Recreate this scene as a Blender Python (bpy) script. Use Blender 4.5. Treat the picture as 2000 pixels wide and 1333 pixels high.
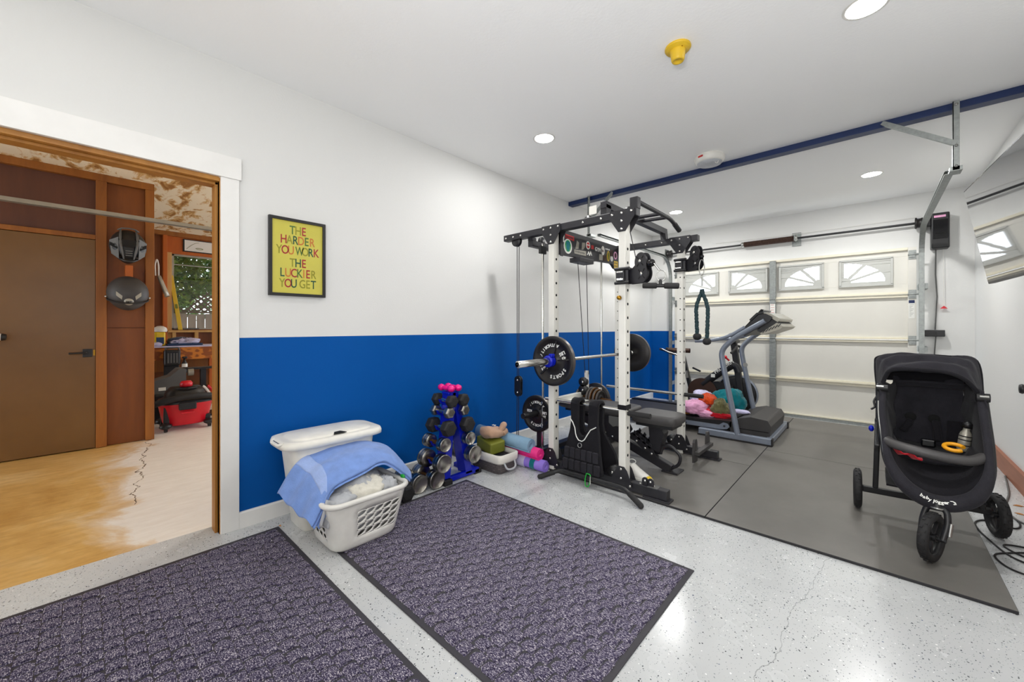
import bpy, bmesh, math, random
from math import pi, sin, cos, radians, sqrt
from mathutils import Vector, Matrix, noise
for o in list(bpy.data.objects): bpy.data.objects.remove(o)
random.seed(7)
S = bpy.context.scene
COL = S.collection
# ---------------------------------------------------------------- camera, sky, lamps, exposure
# room axes: X = away from the left wall, Y = towards the garage door, Z = up (metres)
cd = bpy.data.cameras.new('camera'); cam = bpy.data.objects.new('camera', cd); COL.objects.link(cam)
cd.sensor_width = 36; cd.lens = 769.77 / 2000 * 36; cd.shift_y = -(666.5 - 639.4) / 2000
cd.clip_start = .02; cd.clip_end = 200
cam.location = (2.7923, 0, 1.2); cam.rotation_euler = (pi / 2, 0, .7443)
S.camera = cam
S.view_settings.view_transform = 'Standard'; S.view_settings.look = 'None'
S.view_settings.gamma = 1; S.view_settings.use_curve_mapping = False
S.view_settings.exposure = 0.1
S.cycles.max_bounces = 14; S.cycles.diffuse_bounces = 8; S.cycles.glossy_bounces = 5
S.cycles.sample_clamp_indirect = 3.0
S.cycles.caustics_reflective = False; S.cycles.caustics_refractive = False
try:
    S.cycles.use_denoising = True
except Exception: pass
W = bpy.data.worlds.new('sky'); S.world = W; W.use_nodes = True
bgn = W.node_tree.nodes['Background']; bgn.inputs[0].default_value = (.86, .93, 1, 1); bgn.inputs[1].default_value = 3.2
LAMPS = [(.797, -.25), (2.76, -.25), (.797, 2.555), (2.76, 2.555), (.82, 5.4), (2.766, 5.4), (.797, -1.9), (2.76, -1.9)]
def area(name, loc, power, size, rot=(0, 0, 0), col=(1, 1, 1), shape='DISK', size_y=None, spread=pi):
    l = bpy.data.lights.new(name, 'AREA'); l.energy = power; l.shape = shape; l.size = size; l.color = col; l.spread = spread
    if size_y: l.size_y = size_y
    o = bpy.data.objects.new(name, l); COL.objects.link(o); o.location = loc; o.rotation_euler = rot
    return o
POWER = [3, 5, 11.5, 14, 25, 21, 4, 4]
for (x, y), w in zip(LAMPS, POWER):
    area('downlight_lamp', (x, y, 2.738), w, .13, col=(1, .995, .975), spread=radians(180))
area('shop_fill', (-1.7, 3.2, 2.45), 52, .5, rot=(0, radians(-30), 0), col=(1, .95, .88))  # added unseen light without a fixture, brightens the workshop
area('added_fill', (2.75, -.45, 1.45), 40, .6, rot=(radians(180 - 55), 0, .05))  # added fill behind the camera, lifts the ceiling and far walls
area('added_fill', (2.2, -1.8, 1.3), 12, 1.0, rot=(radians(180 - 20), 0, 0))  # second added fill, farther back, aimed up to brighten the ceiling
# ---------------------------------------------------------------- helpers
def lin(c):
    return c / 12.92 if c <= .04045 else ((c + .055) / 1.055) ** 2.4
def rgb(r, g, b):
    return (lin(r / 255), lin(g / 255), lin(b / 255), 1)
MATS = {}
class NT:
    def __init__(s, name):
        s.m = bpy.data.materials.new(name); s.m.use_nodes = True; s.t = s.m.node_tree; s.n = s.t.nodes
        s.p = s.n['Principled BSDF']; s.out = s.n['Material Output']; MATS[name] = s.m
    def node(s, typ, **kw):
        n = s.n.new(typ)
        for k, v in kw.items():
            if k.startswith('i_'):
                n.inputs[int(k[2:]) if k[2:].isdigit() else k[2:].replace('_', ' ')].default_value = v
            else: setattr(n, k, v)
        return n
    def l(s, a, b): s.t.links.new(a, b)
    def co(s, kind='Object'):
        if not hasattr(s, '_tc'): s._tc = s.node('ShaderNodeTexCoord')
        return s._tc.outputs[kind]
    def noise(s, scale, detail=3, rough=.55, vec=None, dist=0):
        n = s.node('ShaderNodeTexNoise'); n.inputs['Scale'].default_value = scale; n.inputs['Detail'].default_value = detail
        n.inputs['Roughness'].default_value = rough; n.inputs['Distortion'].default_value = dist
        s.l(vec or s.co(), n.inputs['Vector']); return n.outputs['Fac']
    def mapv(s, scale=(1, 1, 1), rot=(0, 0, 0), vec=None):
        n = s.node('ShaderNodeMapping'); n.inputs['Scale'].default_value = scale; n.inputs['Rotation'].default_value = rot
        s.l(vec or s.co(), n.inputs['Vector']); return n.outputs['Vector']
    def ramp(s, fac, stops, interp='LINEAR'):
        n = s.node('ShaderNodeValToRGB'); r = n.color_ramp; r.interpolation = interp
        while len(r.elements) < len(stops): r.elements.new(.5)
        for e, (p, c) in zip(r.elements, stops): e.position = p; e.color = c
        s.l(fac, n.inputs[0]); return n.outputs[0]
    def mix(s, fac, a, b, mode='MIX'):
        n = s.node('ShaderNodeMix', data_type='RGBA', blend_type=mode)
        for i, v in ((0, fac), (6, a), (7, b)):
            if hasattr(v, 'links'): s.l(v, n.inputs[i])
            else: n.inputs[i].default_value = v
        return n.outputs[2]
    def math(s, op, a, b=0.0, clamp=False):
        n = s.node('ShaderNodeMath', operation=op, use_clamp=clamp)
        for i, v in ((0, a), (1, b)):
            if hasattr(v, 'links'): s.l(v, n.inputs[i])
            else: n.inputs[i].default_value = v
        return n.outputs[0]
    def sep(s, vec=None):
        n = s.node('ShaderNodeSeparateXYZ'); s.l(vec or s.co(), n.inputs[0]); return n.outputs
    def bump(s, h, strength=.3, dist=.01):
        n = s.node('ShaderNodeBump'); n.inputs['Strength'].default_value = strength; n.inputs['Distance'].default_value = dist
        s.l(h, n.inputs['Height']); s.l(n.outputs[0], s.p.inputs['Normal'])
    def set(s, **kw):
        for k, v in kw.items():
            i = s.p.inputs[k.replace('_', ' ')]
            if hasattr(v, 'links'): s.l(v, i)
            else: i.default_value = v
        return s.m
def mat(name, c, rough=.5, metal=0, var=.08, vs=9, bump=0, bs=60, spec=.5, coat=0, sheen=0):
    """plain procedural surface: colour with a soft noise variation, optional fine relief"""
    if name in MATS: return MATS[name]
    t = NT(name); c = rgb(*c)
    d = tuple(max(0, x * (1 - var)) for x in c[:3]) + (1,); e = tuple(min(1, x * (1 + var)) for x in c[:3]) + (1,)
    t.set(Base_Color=t.ramp(t.noise(vs), [(.3, d), (.7, e)]), Roughness=rough, Metallic=metal)
    t.p.inputs['Specular IOR Level'].default_value = spec
    t.p.inputs['Coat Weight'].default_value = coat
    t.p.inputs['Sheen Weight'].default_value = sheen
    if bump: t.bump(t.noise(bs, 2), bump, .004)
    return t.m
class M:
    """mesh builder: collects shapes given in room coordinates, then links them as ONE object"""
    def __init__(s): s.v = []; s.f = []; s.sm = []; s.mi = []
    def add(s, vs, fs, smooth=False, mtx=None, mi=0):
        o = len(s.v)
        for p in vs:
            p = Vector(p); s.v.append(mtx @ p if mtx else p)
        for f in fs: s.f.append([o + i for i in f]); s.sm.append(smooth); s.mi.append(mi)
        return s
    def box(s, a, b, mtx=None, mi=0):
        (x0, y0, z0), (x1, y1, z1) = a, b
        v = [(x0, y0, z0), (x1, y0, z0), (x1, y1, z0), (x0, y1, z0), (x0, y0, z1), (x1, y0, z1), (x1, y1, z1), (x0, y1, z1)]
        return s.add(v, [(0, 3, 2, 1), (4, 5, 6, 7), (0, 1, 5, 4), (1, 2, 6, 5), (2, 3, 7, 6), (3, 0, 4, 7)], False, mtx, mi)
    def cbox(s, c, size, rot=None, mi=0):
        h = [x / 2 for x in size]; m = Matrix.Translation(Vector(c)) @ (rot.to_4x4() if rot else Matrix())
        return s.box([-x for x in h], h, m, mi)
    def bar(s, p0, p1, w, h, up=(0, 0, 1), mi=0):
        """rectangular bar from p0 to p1, h along up, w sideways"""
        p0, p1 = Vector(p0), Vector(p1); d = (p1 - p0); L = d.length; d.normalize(); up = Vector(up)
        if abs(d.dot(up)) > .999: up = Vector((1, 0, 0))
        sd = d.cross(up).normalized(); u = sd.cross(d).normalized()
        m = Matrix((sd, d, u)).transposed().to_4x4(); m.translation = (p0 + p1) / 2
        return s.box((-w / 2, -L / 2, -h / 2), (w / 2, L / 2, h / 2), m, mi)
    def tube(s, pts, r, n=10, closed=False, caps=True, mi=0, flat=1.0):
        pts = [Vector(p) for p in pts]; N = len(pts); rs = r if isinstance(r, (list, tuple)) else [r] * N
        vs, fs = [], []; prev = None
        for i, p in enumerate(pts):
            if closed: t = pts[(i + 1) % N] - pts[i - 1]
            else: t = pts[min(i + 1, N - 1)] - pts[max(i - 1, 0)]
            t.normalize()
            if prev is None:
                a = Vector((0, 0, 1)) if abs(t.z) < .9 else Vector((1, 0, 0)); u = t.cross(a).normalized()
            else:
                u = (prev - t * prev.dot(t)).normalized()
            prev = u; w = t.cross(u)
            for k in range(n):
                a = 2 * pi * k / n; vs.append(p + (u * cos(a) + w * sin(a) * flat) * rs[i])
        for i in range(N if closed else N - 1):
            j = (i + 1) % N
            for k in range(n): fs.append((i * n + k, i * n + (k + 1) % n, j * n + (k + 1) % n, j * n + k))
        s.add(vs, fs, True, None, mi)
        if caps and not closed:
            s.add(vs[:n], [tuple(range(n))[::-1]], False, None, mi); s.add(vs[-n:], [tuple(range(n))], False, None, mi)
        return s
    def cyl(s, p0, p1, r, r1=None, n=20, mi=0):
        return s.tube([p0, p1], [r, r if r1 is None else r1], n, mi=mi)
    def lathe(s, prof, o, axis=(0, 0, 1), n=28, mi=0, smooth=True, closed=False, caps=True):
        """prof: (radius, height along axis) pairs"""
        ax = Vector(axis).normalized(); a = Vector((0, 0, 1)) if abs(ax.z) < .9 else Vector((1, 0, 0))
        u = ax.cross(a).normalized(); w = ax.cross(u); o = Vector(o); vs = []; fs = []
        for r, h in prof:
            for k in range(n):
                t = 2 * pi * k / n; vs.append(o + ax * h + (u * cos(t) + w * sin(t)) * r)
        P = len(prof)
        for i in range(P if closed else P - 1):
            j = (i + 1) % P
            for k in range(n): fs.append((i * n + k, i * n + (k + 1) % n, j * n + (k + 1) % n, j * n + k))
        s.add(vs, fs, smooth, None, mi)
        if not closed and caps:
            for i in (0, P - 1):
                if prof[i][0] > 1e-4: s.add(vs[i * n:i * n + n], [tuple(range(n))], False, None, mi)
        return s
    def ball(s, c, r, n=14, m=8, mtx=None, mi=0):
        r = r if isinstance(r, (list, tuple)) else (r, r, r); vs, fs = [], []
        for i in range(m + 1):
            a = pi * i / m
            for k in range(n):
                b = 2 * pi * k / n; vs.append((c[0] + r[0] * sin(a) * cos(b), c[1] + r[1] * sin(a) * sin(b), c[2] + r[2] * cos(a)))
        for i in range(m):
            for k in range(n): fs.append((i * n + k, i * n + (k + 1) % n, (i + 1) * n + (k + 1) % n, (i + 1) * n + k))
        return s.add(vs, fs, True, mtx, mi)
    def prism(s, poly, vec, mi=0, smooth=False):
        vec = Vector(vec); a = [Vector(p) for p in poly]; n = len(a)
        s.add(a + [p + vec for p in a], [(i, (i + 1) % n, n + (i + 1) % n, n + i) for i in range(n)], smooth, None, mi)
        s.add(a, [tuple(range(n))[::-1]], False, None, mi); s.add([p + vec for p in a], [tuple(range(n))], False, None, mi)
        return s
    def grid(s, fn, nu, nv, smooth=True, mi=0, closed_u=False):
        vs = [fn(i / (nu if closed_u else nu - 1), j / (nv - 1)) for j in range(nv) for i in range(nu)]; fs = []
        for j in range(nv - 1):
            for i in range(nu if closed_u else nu - 1):
                k = (i + 1) % nu; fs.append((j * nu + i, j * nu + k, (j + 1) * nu + k, (j + 1) * nu + i))
        return s.add(vs, fs, smooth, None, mi)
    def text(s, body, mtx, size=.1, depth=.001, mi=0, align='CENTER', bold=0, sx=1.0):
        c = bpy.data.curves.new('lettering', 'FONT'); c.body = body; c.size = size; c.extrude = depth; c.align_x = align; c.align_y = 'CENTER'
        c.offset = bold; c.resolution_u = 3
        o = bpy.data.objects.new('lettering', c); me = bpy.data.meshes.new_from_object(o)
        sc = Matrix.Diagonal((sx, 1, 1, 1))
        s.add([v.co[:] for v in me.vertices], [tuple(p.vertices) for p in me.polygons], False, mtx @ sc, mi)
        bpy.data.objects.remove(o); bpy.data.curves.remove(c); bpy.data.meshes.remove(me)
        return s
    def build(s, name, mats, parent=None, bevel=0, seg=2, kind=None, solid=0, sub=0, label=None, soft=False):
        off = Vector((0, 0, 0)); r = parent
        while r is not None:
            off += r.location; r = r.parent
        me = bpy.data.meshes.new(name); me.from_pydata([tuple(p - off) for p in s.v], [], s.f)
        me.polygons.foreach_set('use_smooth', s.sm); me.polygons.foreach_set('material_index', s.mi)
        for m_ in (mats if isinstance(mats, (list, tuple)) else [mats]): me.materials.append(m_)
        bm = bmesh.new(); bm.from_mesh(me)
        if any(s.sm) or soft: bmesh.ops.remove_doubles(bm, verts=bm.verts, dist=1e-6) if soft else None
        bmesh.ops.recalc_face_normals(bm, faces=bm.faces); bm.to_mesh(me); bm.free(); me.update()
        o = bpy.data.objects.new(name, me); COL.objects.link(o)
        if parent is not None: o.parent = parent
        if solid:
            d = o.modifiers.new('solid', 'SOLIDIFY'); d.thickness = solid; d.offset = 0
        if sub:
            d = o.modifiers.new('sub', 'SUBSURF'); d.levels = sub; d.render_levels = sub
        if bevel:
            d = o.modifiers.new('bevel', 'BEVEL'); d.width = bevel; d.segments = seg; d.limit_method = 'ANGLE'; d.angle_limit = radians(40); d.harden_normals = False
        if kind: o['kind'] = kind
        if label: o['label'] = label
        return o
def tag(o, label, cat, group=None):
    o['label'] = label; o['category'] = cat
    if group: o['group'] = group
    return o
def thing(name, label, cat, loc=(0, 0, 0), group=None):
    o = bpy.data.objects.new(name, None); COL.objects.link(o); o.location = loc; o.empty_display_size = .1
    return tag(o, label, cat, group)
def struct(o): o['kind'] = 'structure'; return o
def dup(root, loc, rot=None, label=None, group=None):
    r = root.copy(); COL.objects.link(r); r.location = loc
    if rot is not None: r.rotation_euler = rot
    if label: r['label'] = label
    if group: r['group'] = group
    for ch in list(root.children):
        c = ch.copy(); COL.objects.link(c); c.parent = r
        for g in ch.children:
            d = g.copy(); COL.objects.link(d); d.parent = c
    return r
def arc(c, r, a0, a1, n, u, v):
    c, u, v = Vector(c), Vector(u), Vector(v)
    return [c + u * r * cos(a0 + (a1 - a0) * i / n) + v * r * sin(a0 + (a1 - a0) * i / n) for i in range(n + 1)]
def fillet(pts, r, n=6):
    """polyline with rounded corners"""
    pts = [Vector(p) for p in pts]; out = [pts[0]]
    for i in range(1, len(pts) - 1):
        a, b, c = pts[i - 1], pts[i], pts[i + 1]; d0 = (a - b); d1 = (c - b); q = min(r, d0.length * .48, d1.length * .48)
        p0 = b + d0.normalized() * q; p1 = b + d1.normalized() * q
        for k in range(n + 1):
            t = k / n; out.append(p0 * (1 - t) ** 2 + b * 2 * t * (1 - t) + p1 * t * t)
    return out + [pts[-1]]
def frame(o, x, y):
    """matrix whose local x, y axes are the given directions (for lettering)"""
    x, y = Vector(x).normalized(), Vector(y).normalized(); z = x.cross(y); m = Matrix((x, y, z)).transposed().to_4x4(); m.translation = Vector(o); return m
# ---------------------------------------------------------------- materials
t = NT('wall_paint')   # white above, blue band painted on the lower part of the walls
z = t.sep()[2]
t.set(Base_Color=t.mix(t.math('MULTIPLY', t.math('LESS_THAN', z, 1.136), t.math('LESS_THAN', t.sep()[0], 1.5)), rgb(219, 219, 217), rgb(0, 80, 156)), Roughness=.55)
t.p.inputs['Specular IOR Level'].default_value = .12; t.bump(t.noise(95, 2, .5), .12, .006)
t = NT('white_paint'); t.set(Base_Color=rgb(228, 228, 226), Roughness=.55); t.bump(t.noise(95, 2, .5), .12, .006)
t = NT('ceiling_paint'); t.set(Base_Color=rgb(246, 246, 245), Roughness=.7); t.bump(t.noise(70, 2, .5), .12, .006)
mat('trim_white', (232, 231, 228), .4, var=.02)
t = NT('epoxy_floor')  # grey epoxy with scattered dark and white flakes
base = t.ramp(t.noise(1.3, 4), [(.35, rgb(188, 190, 191)), (.65, rgb(200, 202, 202))])
def flakes(scale, seed, lo, keep):
    m = t.node('ShaderNodeMapping'); m.inputs['Location'].default_value = (seed, seed * 1.7, 0); m.inputs['Scale'].default_value = (1, 1, 0.001); t.l(t.co(), m.inputs[0])
    d = t.node('ShaderNodeTexNoise'); d.inputs['Scale'].default_value = 60; d.inputs['Detail'].default_value = 1; t.l(m.outputs[0], d.inputs['Vector'])
    w = t.mix(.012, m.outputs[0], d.outputs['Color'], 'ADD')
    v = t.node('ShaderNodeTexVoronoi'); v.inputs['Scale'].default_value = scale; t.l(w, v.inputs['Vector'])
    r = t.node('ShaderNodeSeparateColor'); t.l(v.outputs['Color'], r.inputs[0])
    dens = t.noise(2.2, 2); k = t.math('LESS_THAN', r.outputs[0], t.math('MULTIPLY', dens, keep * 2))
    sz = t.math('ADD', t.math('MULTIPLY', r.outputs[1], lo * .8), lo * .35)
    return t.math('MULTIPLY', t.math('LESS_THAN', v.outputs['Distance'], sz), k)
c = t.mix(flakes(120, 3.1, .32, .20), base, rgb(52, 56, 62))
c = t.mix(flakes(95, 9.4, .26, .10), c, rgb(244, 244, 242))
c = t.mix(flakes(100, 21.7, .24, .035), c, rgb(40, 66, 104))
c = t.mix(flakes(190, 31.7, .34, .25), c, rgb(128, 134, 138))
# hairline cracks and scuffs
cn = t.node('ShaderNodeTexNoise'); cn.inputs['Scale'].default_value = 5; cn.inputs['Detail'].default_value = 5; t.l(t.co(), cn.inputs['Vector'])
xs = t.sep()
wig = t.math('MULTIPLY', t.math('SUBTRACT', cn.outputs['Fac'], .5), .14)
crk = t.math('ABSOLUTE', t.math('SUBTRACT', t.math('ADD', t.math('SUBTRACT', xs[0], t.math('MULTIPLY', xs[1], .12)), wig), 2.30))
crack = t.math('MULTIPLY', t.math('LESS_THAN', crk, .0016), t.math('GREATER_THAN', xs[1], 1.15))
c = t.mix(t.math('MULTIPLY', crack, .45), c, rgb(90, 92, 92))
scuff = t.ramp(t.noise(7, 6, .7), [(.63, (0, 0, 0, 1)), (.72, (1, 1, 1, 1))])

t.set(Base_Color=c, Roughness=t.ramp(t.noise(4, 4), [(.3, (.16, .16, .16, 1)), (.7, (.32, .32, .32, 1))]))
t.bump(t.noise(260, 2), .05, .002)
t = NT('concrete')     # workshop slab: tan from stain and painted-in warm wood reflection, brown stains, a paler concrete patch towards the bench
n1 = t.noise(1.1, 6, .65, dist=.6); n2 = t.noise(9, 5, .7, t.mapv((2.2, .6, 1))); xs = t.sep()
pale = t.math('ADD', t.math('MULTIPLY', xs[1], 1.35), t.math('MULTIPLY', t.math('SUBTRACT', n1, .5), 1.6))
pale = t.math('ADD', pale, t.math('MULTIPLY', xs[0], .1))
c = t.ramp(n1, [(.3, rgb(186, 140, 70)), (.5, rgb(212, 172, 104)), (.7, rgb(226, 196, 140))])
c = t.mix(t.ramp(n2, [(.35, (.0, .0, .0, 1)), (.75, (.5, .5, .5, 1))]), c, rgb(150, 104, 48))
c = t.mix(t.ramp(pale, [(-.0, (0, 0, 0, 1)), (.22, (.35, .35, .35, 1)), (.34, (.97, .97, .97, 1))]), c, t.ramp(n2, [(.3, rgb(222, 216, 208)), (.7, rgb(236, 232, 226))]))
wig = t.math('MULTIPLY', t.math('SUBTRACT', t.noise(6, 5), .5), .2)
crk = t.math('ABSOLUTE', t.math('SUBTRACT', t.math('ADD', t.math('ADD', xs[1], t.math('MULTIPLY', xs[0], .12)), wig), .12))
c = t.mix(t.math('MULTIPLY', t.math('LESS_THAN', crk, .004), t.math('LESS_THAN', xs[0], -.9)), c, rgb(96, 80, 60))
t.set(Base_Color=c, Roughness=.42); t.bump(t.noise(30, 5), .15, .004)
def wood(name, a, b, scale=6, axis=(1, 1, .12), rough=.5, rings=False, coat=0.0):
    t = NT(name); v = t.mapv(axis)
    n = t.noise(scale, 5, .6, v, .8); f = t.noise(scale * 9, 3, .6, v)
    if rings:
        w = t.node('ShaderNodeTexWave'); w.inputs['Scale'].default_value = scale; w.inputs['Distortion'].default_value = 12; w.inputs['Detail'].default_value = 2; w.inputs['Detail Scale'].default_value = 1.2
        t.l(v, w.inputs['Vector']); n = w.outputs['Fac']
    m = t.ramp(n, [(.25, rgb(*a)), (.75, rgb(*b))])
    t.set(Base_Color=t.mix(t.math('MULTIPLY', f, .35), m, tuple(x * .6 for x in rgb(*a)[:3]) + (1,)), Roughness=rough)
    t.p.inputs['Coat Weight'].default_value = coat; t.bump(f, .08, .003); return t.m
wood('jamb_wood', (150, 94, 30), (192, 134, 56)); wood('stud_wood', (126, 70, 16), (170, 104, 34)); wood('panel_wood', (112, 58, 16), (146, 82, 26), 4)
wood('dark_panel', (84, 48, 34), (106, 62, 42), 5); wood('orange_wood', (176, 82, 12), (206, 108, 28), 4); wood('pale_wood', (196, 146, 78), (222, 178, 110))
wood('apron_ply', (150, 76, 8), (224, 134, 34), 2.6, (.4, 1.5, 2.8), rings=True); wood('red_wood', (138, 82, 58), (172, 112, 84), 5, (1, .12, 1)); wood('fence_wood', (150, 142, 138), (190, 184, 180), 8)
wood('lattice_wood', (96, 84, 72), (128, 114, 100), 8, (1, 1, 1))
t = NT('brown_door'); n = t.noise(300, 2); t.set(Base_Color=t.mix(t.ramp(t.noise(1.6, 4), [(.35, (0, 0, 0, 1)), (.7, (1, 1, 1, 1))]), rgb(104, 72, 34), rgb(118, 84, 44)), Roughness=.33); t.bump(n, .06, .002)
t = NT('shop_ceiling')  # cream skip-trowel plaster with worn brown patches
n = t.noise(5, 7, .62, t.mapv((.55, 1.6, 1), (0, 0, .3)), .5)
t.set(Base_Color=t.ramp(n, [(.50, rgb(244, 230, 200)), (.56, rgb(214, 172, 108)), (.63, rgb(160, 108, 46))]), Roughness=.8); t.bump(n, .3, .01)
t = NT('rubber_mat'); v = t.node('ShaderNodeTexVoronoi'); v.inputs['Scale'].default_value = 240; t.l(t.co(), v.inputs['Vector'])
c = t.ramp(t.noise(2.2, 5, .6), [(.3, rgb(98, 95, 91)), (.7, rgb(114, 111, 106))]); c = t.mix(t.math('MULTIPLY', t.math('LESS_THAN', v.outputs['Distance'], .16), .25), c, rgb(150, 148, 142))
t.set(Base_Color=c, Roughness=.40); t.bump(t.noise(420, 2), .25, .002)
mat('rubber_edge', (34, 33, 36), .6)
t = NT('carpet_pile')   # charcoal ribbed pile with pale flecked yarn
v = t.mapv((130, 300, 130), (0, 0, .35)); n = t.noise(1, 3, .7, v); n2 = t.noise(7, 3)
c = t.ramp(n, [(.40, rgb(44, 38, 60)), (.50, rgb(80, 74, 98)), (.57, rgb(140, 134, 152)), (.66, rgb(220, 214, 212))])
t.set(Base_Color=c, Roughness=.95); t.bump(n, .6, .004); t.p.inputs['Specular IOR Level'].default_value = .1
mat('mat_border', (52, 50, 56), .6, bump=.1)
for n_, c_, r_ in (('black_plastic', (26, 26, 28), .42), ('black_rubber', (30, 29, 30), .7), ('black_gloss', (14, 14, 16), .12), ('grey_plastic', (92, 92, 90), .5), ('white_plastic', (222, 220, 214), .38),
                   ('cream_plastic', (230, 227, 218), .38), ('red_plastic', (206, 22, 40), .35), ('blue_gloss', (8, 28, 176), .22), ('pink_gloss', (232, 22, 128), .22), ('olive_foam', (112, 116, 34), .6),
                   ('blue_foam', (124, 158, 184), .65), ('pink_foam', (234, 34, 132), .6), ('purple_foam', (142, 116, 214), .65), ('green_anodised', (20, 150, 48), .3), ('yellow_paint', (214, 176, 34), .4),
                   ('black_wood', (22, 20, 22), .4), ('bolt_black', (20, 20, 22), .5), ('grey_vinyl', (70, 68, 68), .45), ('teal_rope', (20, 50, 56), .7), ('navy_paint', (4, 34, 82), .5),
                   ('white_leather', (232, 230, 224), .5), ('navy_plastic', (22, 52, 92), .35), ('yellow_plastic', (226, 192, 40), .35), ('red_paint', (190, 30, 32), .4), ('orange_foam', (232, 160, 24), .5)):
    mat(n_, c_, r_, bump=.04 if r_ > .3 else 0)
mat('rack_white', (226, 224, 216), .35, var=.03); mat('rack_black', (34, 33, 38), .45, bump=.06, bs=200); mat('hole_black', (10, 10, 11), .9)
mat('chrome', (216, 214, 208), .16, 1, var=.04); mat('steel', (176, 176, 172), .32, 1, var=.06); mat('galvanised', (150, 154, 152), .45, .85, var=.14, vs=40); mat('dull_chrome', (168, 164, 156), .28, 1, var=.22, vs=22)
mat('brass', (176, 132, 48), .3, 1); mat('rust_steel', (104, 70, 36), .5, .8, var=.3, vs=30); mat('cast_iron', (36, 33, 33), .42, .3, bump=.12, bs=120); mat('iron_edge', (104, 98, 94), .35, .7)
mat('door_cream', (218, 216, 208), .5, var=.03, vs=2); mat('door_ledge', (226, 220, 200), .5, var=.03); mat('insert_grey', (188, 189, 184), .5, var=.02)
mat('letter_white', (236, 236, 230), .5, var=.01); mat('silver_blue', (134, 142, 156), .36, .3, var=.05); mat('hood_grey', (58, 56, 56), .5, bump=.08, bs=150); mat('console_silver', (160, 156, 144), .35, .4)
mat('belt_black', (38, 38, 44), .6, bump=.1, bs=200); mat('spring_brown', (70, 48, 38), .5, .4)
def cloth(name, c, var=.12, bs=160, b=.35, rough=.9):
    return mat(name, c, rough, var=var, vs=14, bump=b, bs=bs, spec=.15, sheen=.25 if sum(c) > 150 else .06)
for n_, c_ in (('towel_blue', (116, 146, 206)), ('towel_band', (150, 172, 220)), ('cloth_white', (216, 212, 200)), ('cloth_grey', (176, 178, 182)), ('cloth_black', (29, 28, 32)), ('cloth_charcoal', (44, 43, 48)),
               ('cloth_tan', (178, 144, 120)), ('cloth_teal', (4, 116, 126)), ('cloth_pink', (234, 170, 206)), ('cloth_red', (196, 24, 40)), ('cloth_orange', (204, 70, 22)), ('cloth_olive', (112, 108, 72)),
               ('cloth_lilac', (200, 196, 226)), ('cloth_navy', (62, 72, 104)), ('cloth_ochre', (176, 110, 30))):
    cloth(n_, c_)
t = NT('basket_weave'); w1 = t.node('ShaderNodeTexBrick'); w1.inputs['Scale'].default_value = 14; w1.inputs['Color1'].default_value = rgb(96, 88, 88); w1.inputs['Color2'].default_value = rgb(78, 72, 74); w1.inputs['Mortar'].default_value = rgb(56, 52, 54)
t.l(t.mapv((1, 1, 1), (pi / 2, 0, 0)), w1.inputs['Vector']); t.set(Base_Color=w1.outputs['Color'], Roughness=.9); t.bump(t.noise(130, 3), .4, .004)
t = NT('liner_cloth'); t.set(Base_Color=rgb(226, 222, 214), Roughness=.9); t.bump(t.noise(120, 2), .2, .003)
t = NT('glass'); tr = t.node('ShaderNodeBsdfTransparent'); gl = t.node('ShaderNodeBsdfGlossy'); gl.inputs['Roughness'].default_value = .03; fz = t.node('ShaderNodeFresnel'); fz.inputs['IOR'].default_value = 1.35
mx = t.node('ShaderNodeMixShader'); t.l(fz.outputs[0], mx.inputs[0]); t.l(tr.outputs[0], mx.inputs[1]); t.l(gl.outputs[0], mx.inputs[2]); t.l(mx.outputs[0], t.out.inputs[0])
t = NT('lamp_glow'); t.set(Base_Color=(1, 1, 1, 1)); t.p.inputs['Emission Color'].default_value = (1, .98, .95, 1); t.p.inputs['Emission Strength'].default_value = 6; t.m.cycles.emission_sampling = 'NONE'
t = NT('leaf'); t.set(Base_Color=t.ramp(t.noise(2.6, 3), [(.3, rgb(40, 78, 26)), (.5, rgb(92, 140, 52)), (.72, rgb(164, 198, 104))]), Roughness=.5)
# ---------------------------------------------------------------- room shell
H = 2.749; RW = 3.59; BW = 6.56; FW = -2.6
def slab(name, a, b, m, bevel=0): return struct(M().box(a, b).build(name, MATS[m], bevel=bevel))
slab('floor', (-.14, FW, -.12), (RW, BW, 0), 'epoxy_floor')
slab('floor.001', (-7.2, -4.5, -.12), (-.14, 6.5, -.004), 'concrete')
slab('ceiling', (-.14, FW - .12, H), (RW + .12, BW + .12, H + .1), 'ceiling_paint')
w = M()
w.box((-.14, .53, 0), (0, BW, H)).box((-.14, -2.1, 2.065), (0, .53, H)).box((-.14, FW, 0), (0, -2.1, H))
struct(w.build('wall_left', MATS['wall_paint']))
w = M(); w.box((0, BW, 0), (.5, BW + .12, H)).box((3.08, BW, 0), (RW, BW + .12, H)).box((.5, BW, 2.06), (3.08, BW + .12, H))
struct(w.build('wall_back', MATS['wall_paint']))
slab('wall_right', (RW, FW, 0), (RW + .12, BW, H), 'white_paint')
slab('wall_front', (-.14, FW - .12, 0), (RW, FW, H), 'white_paint')
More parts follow.
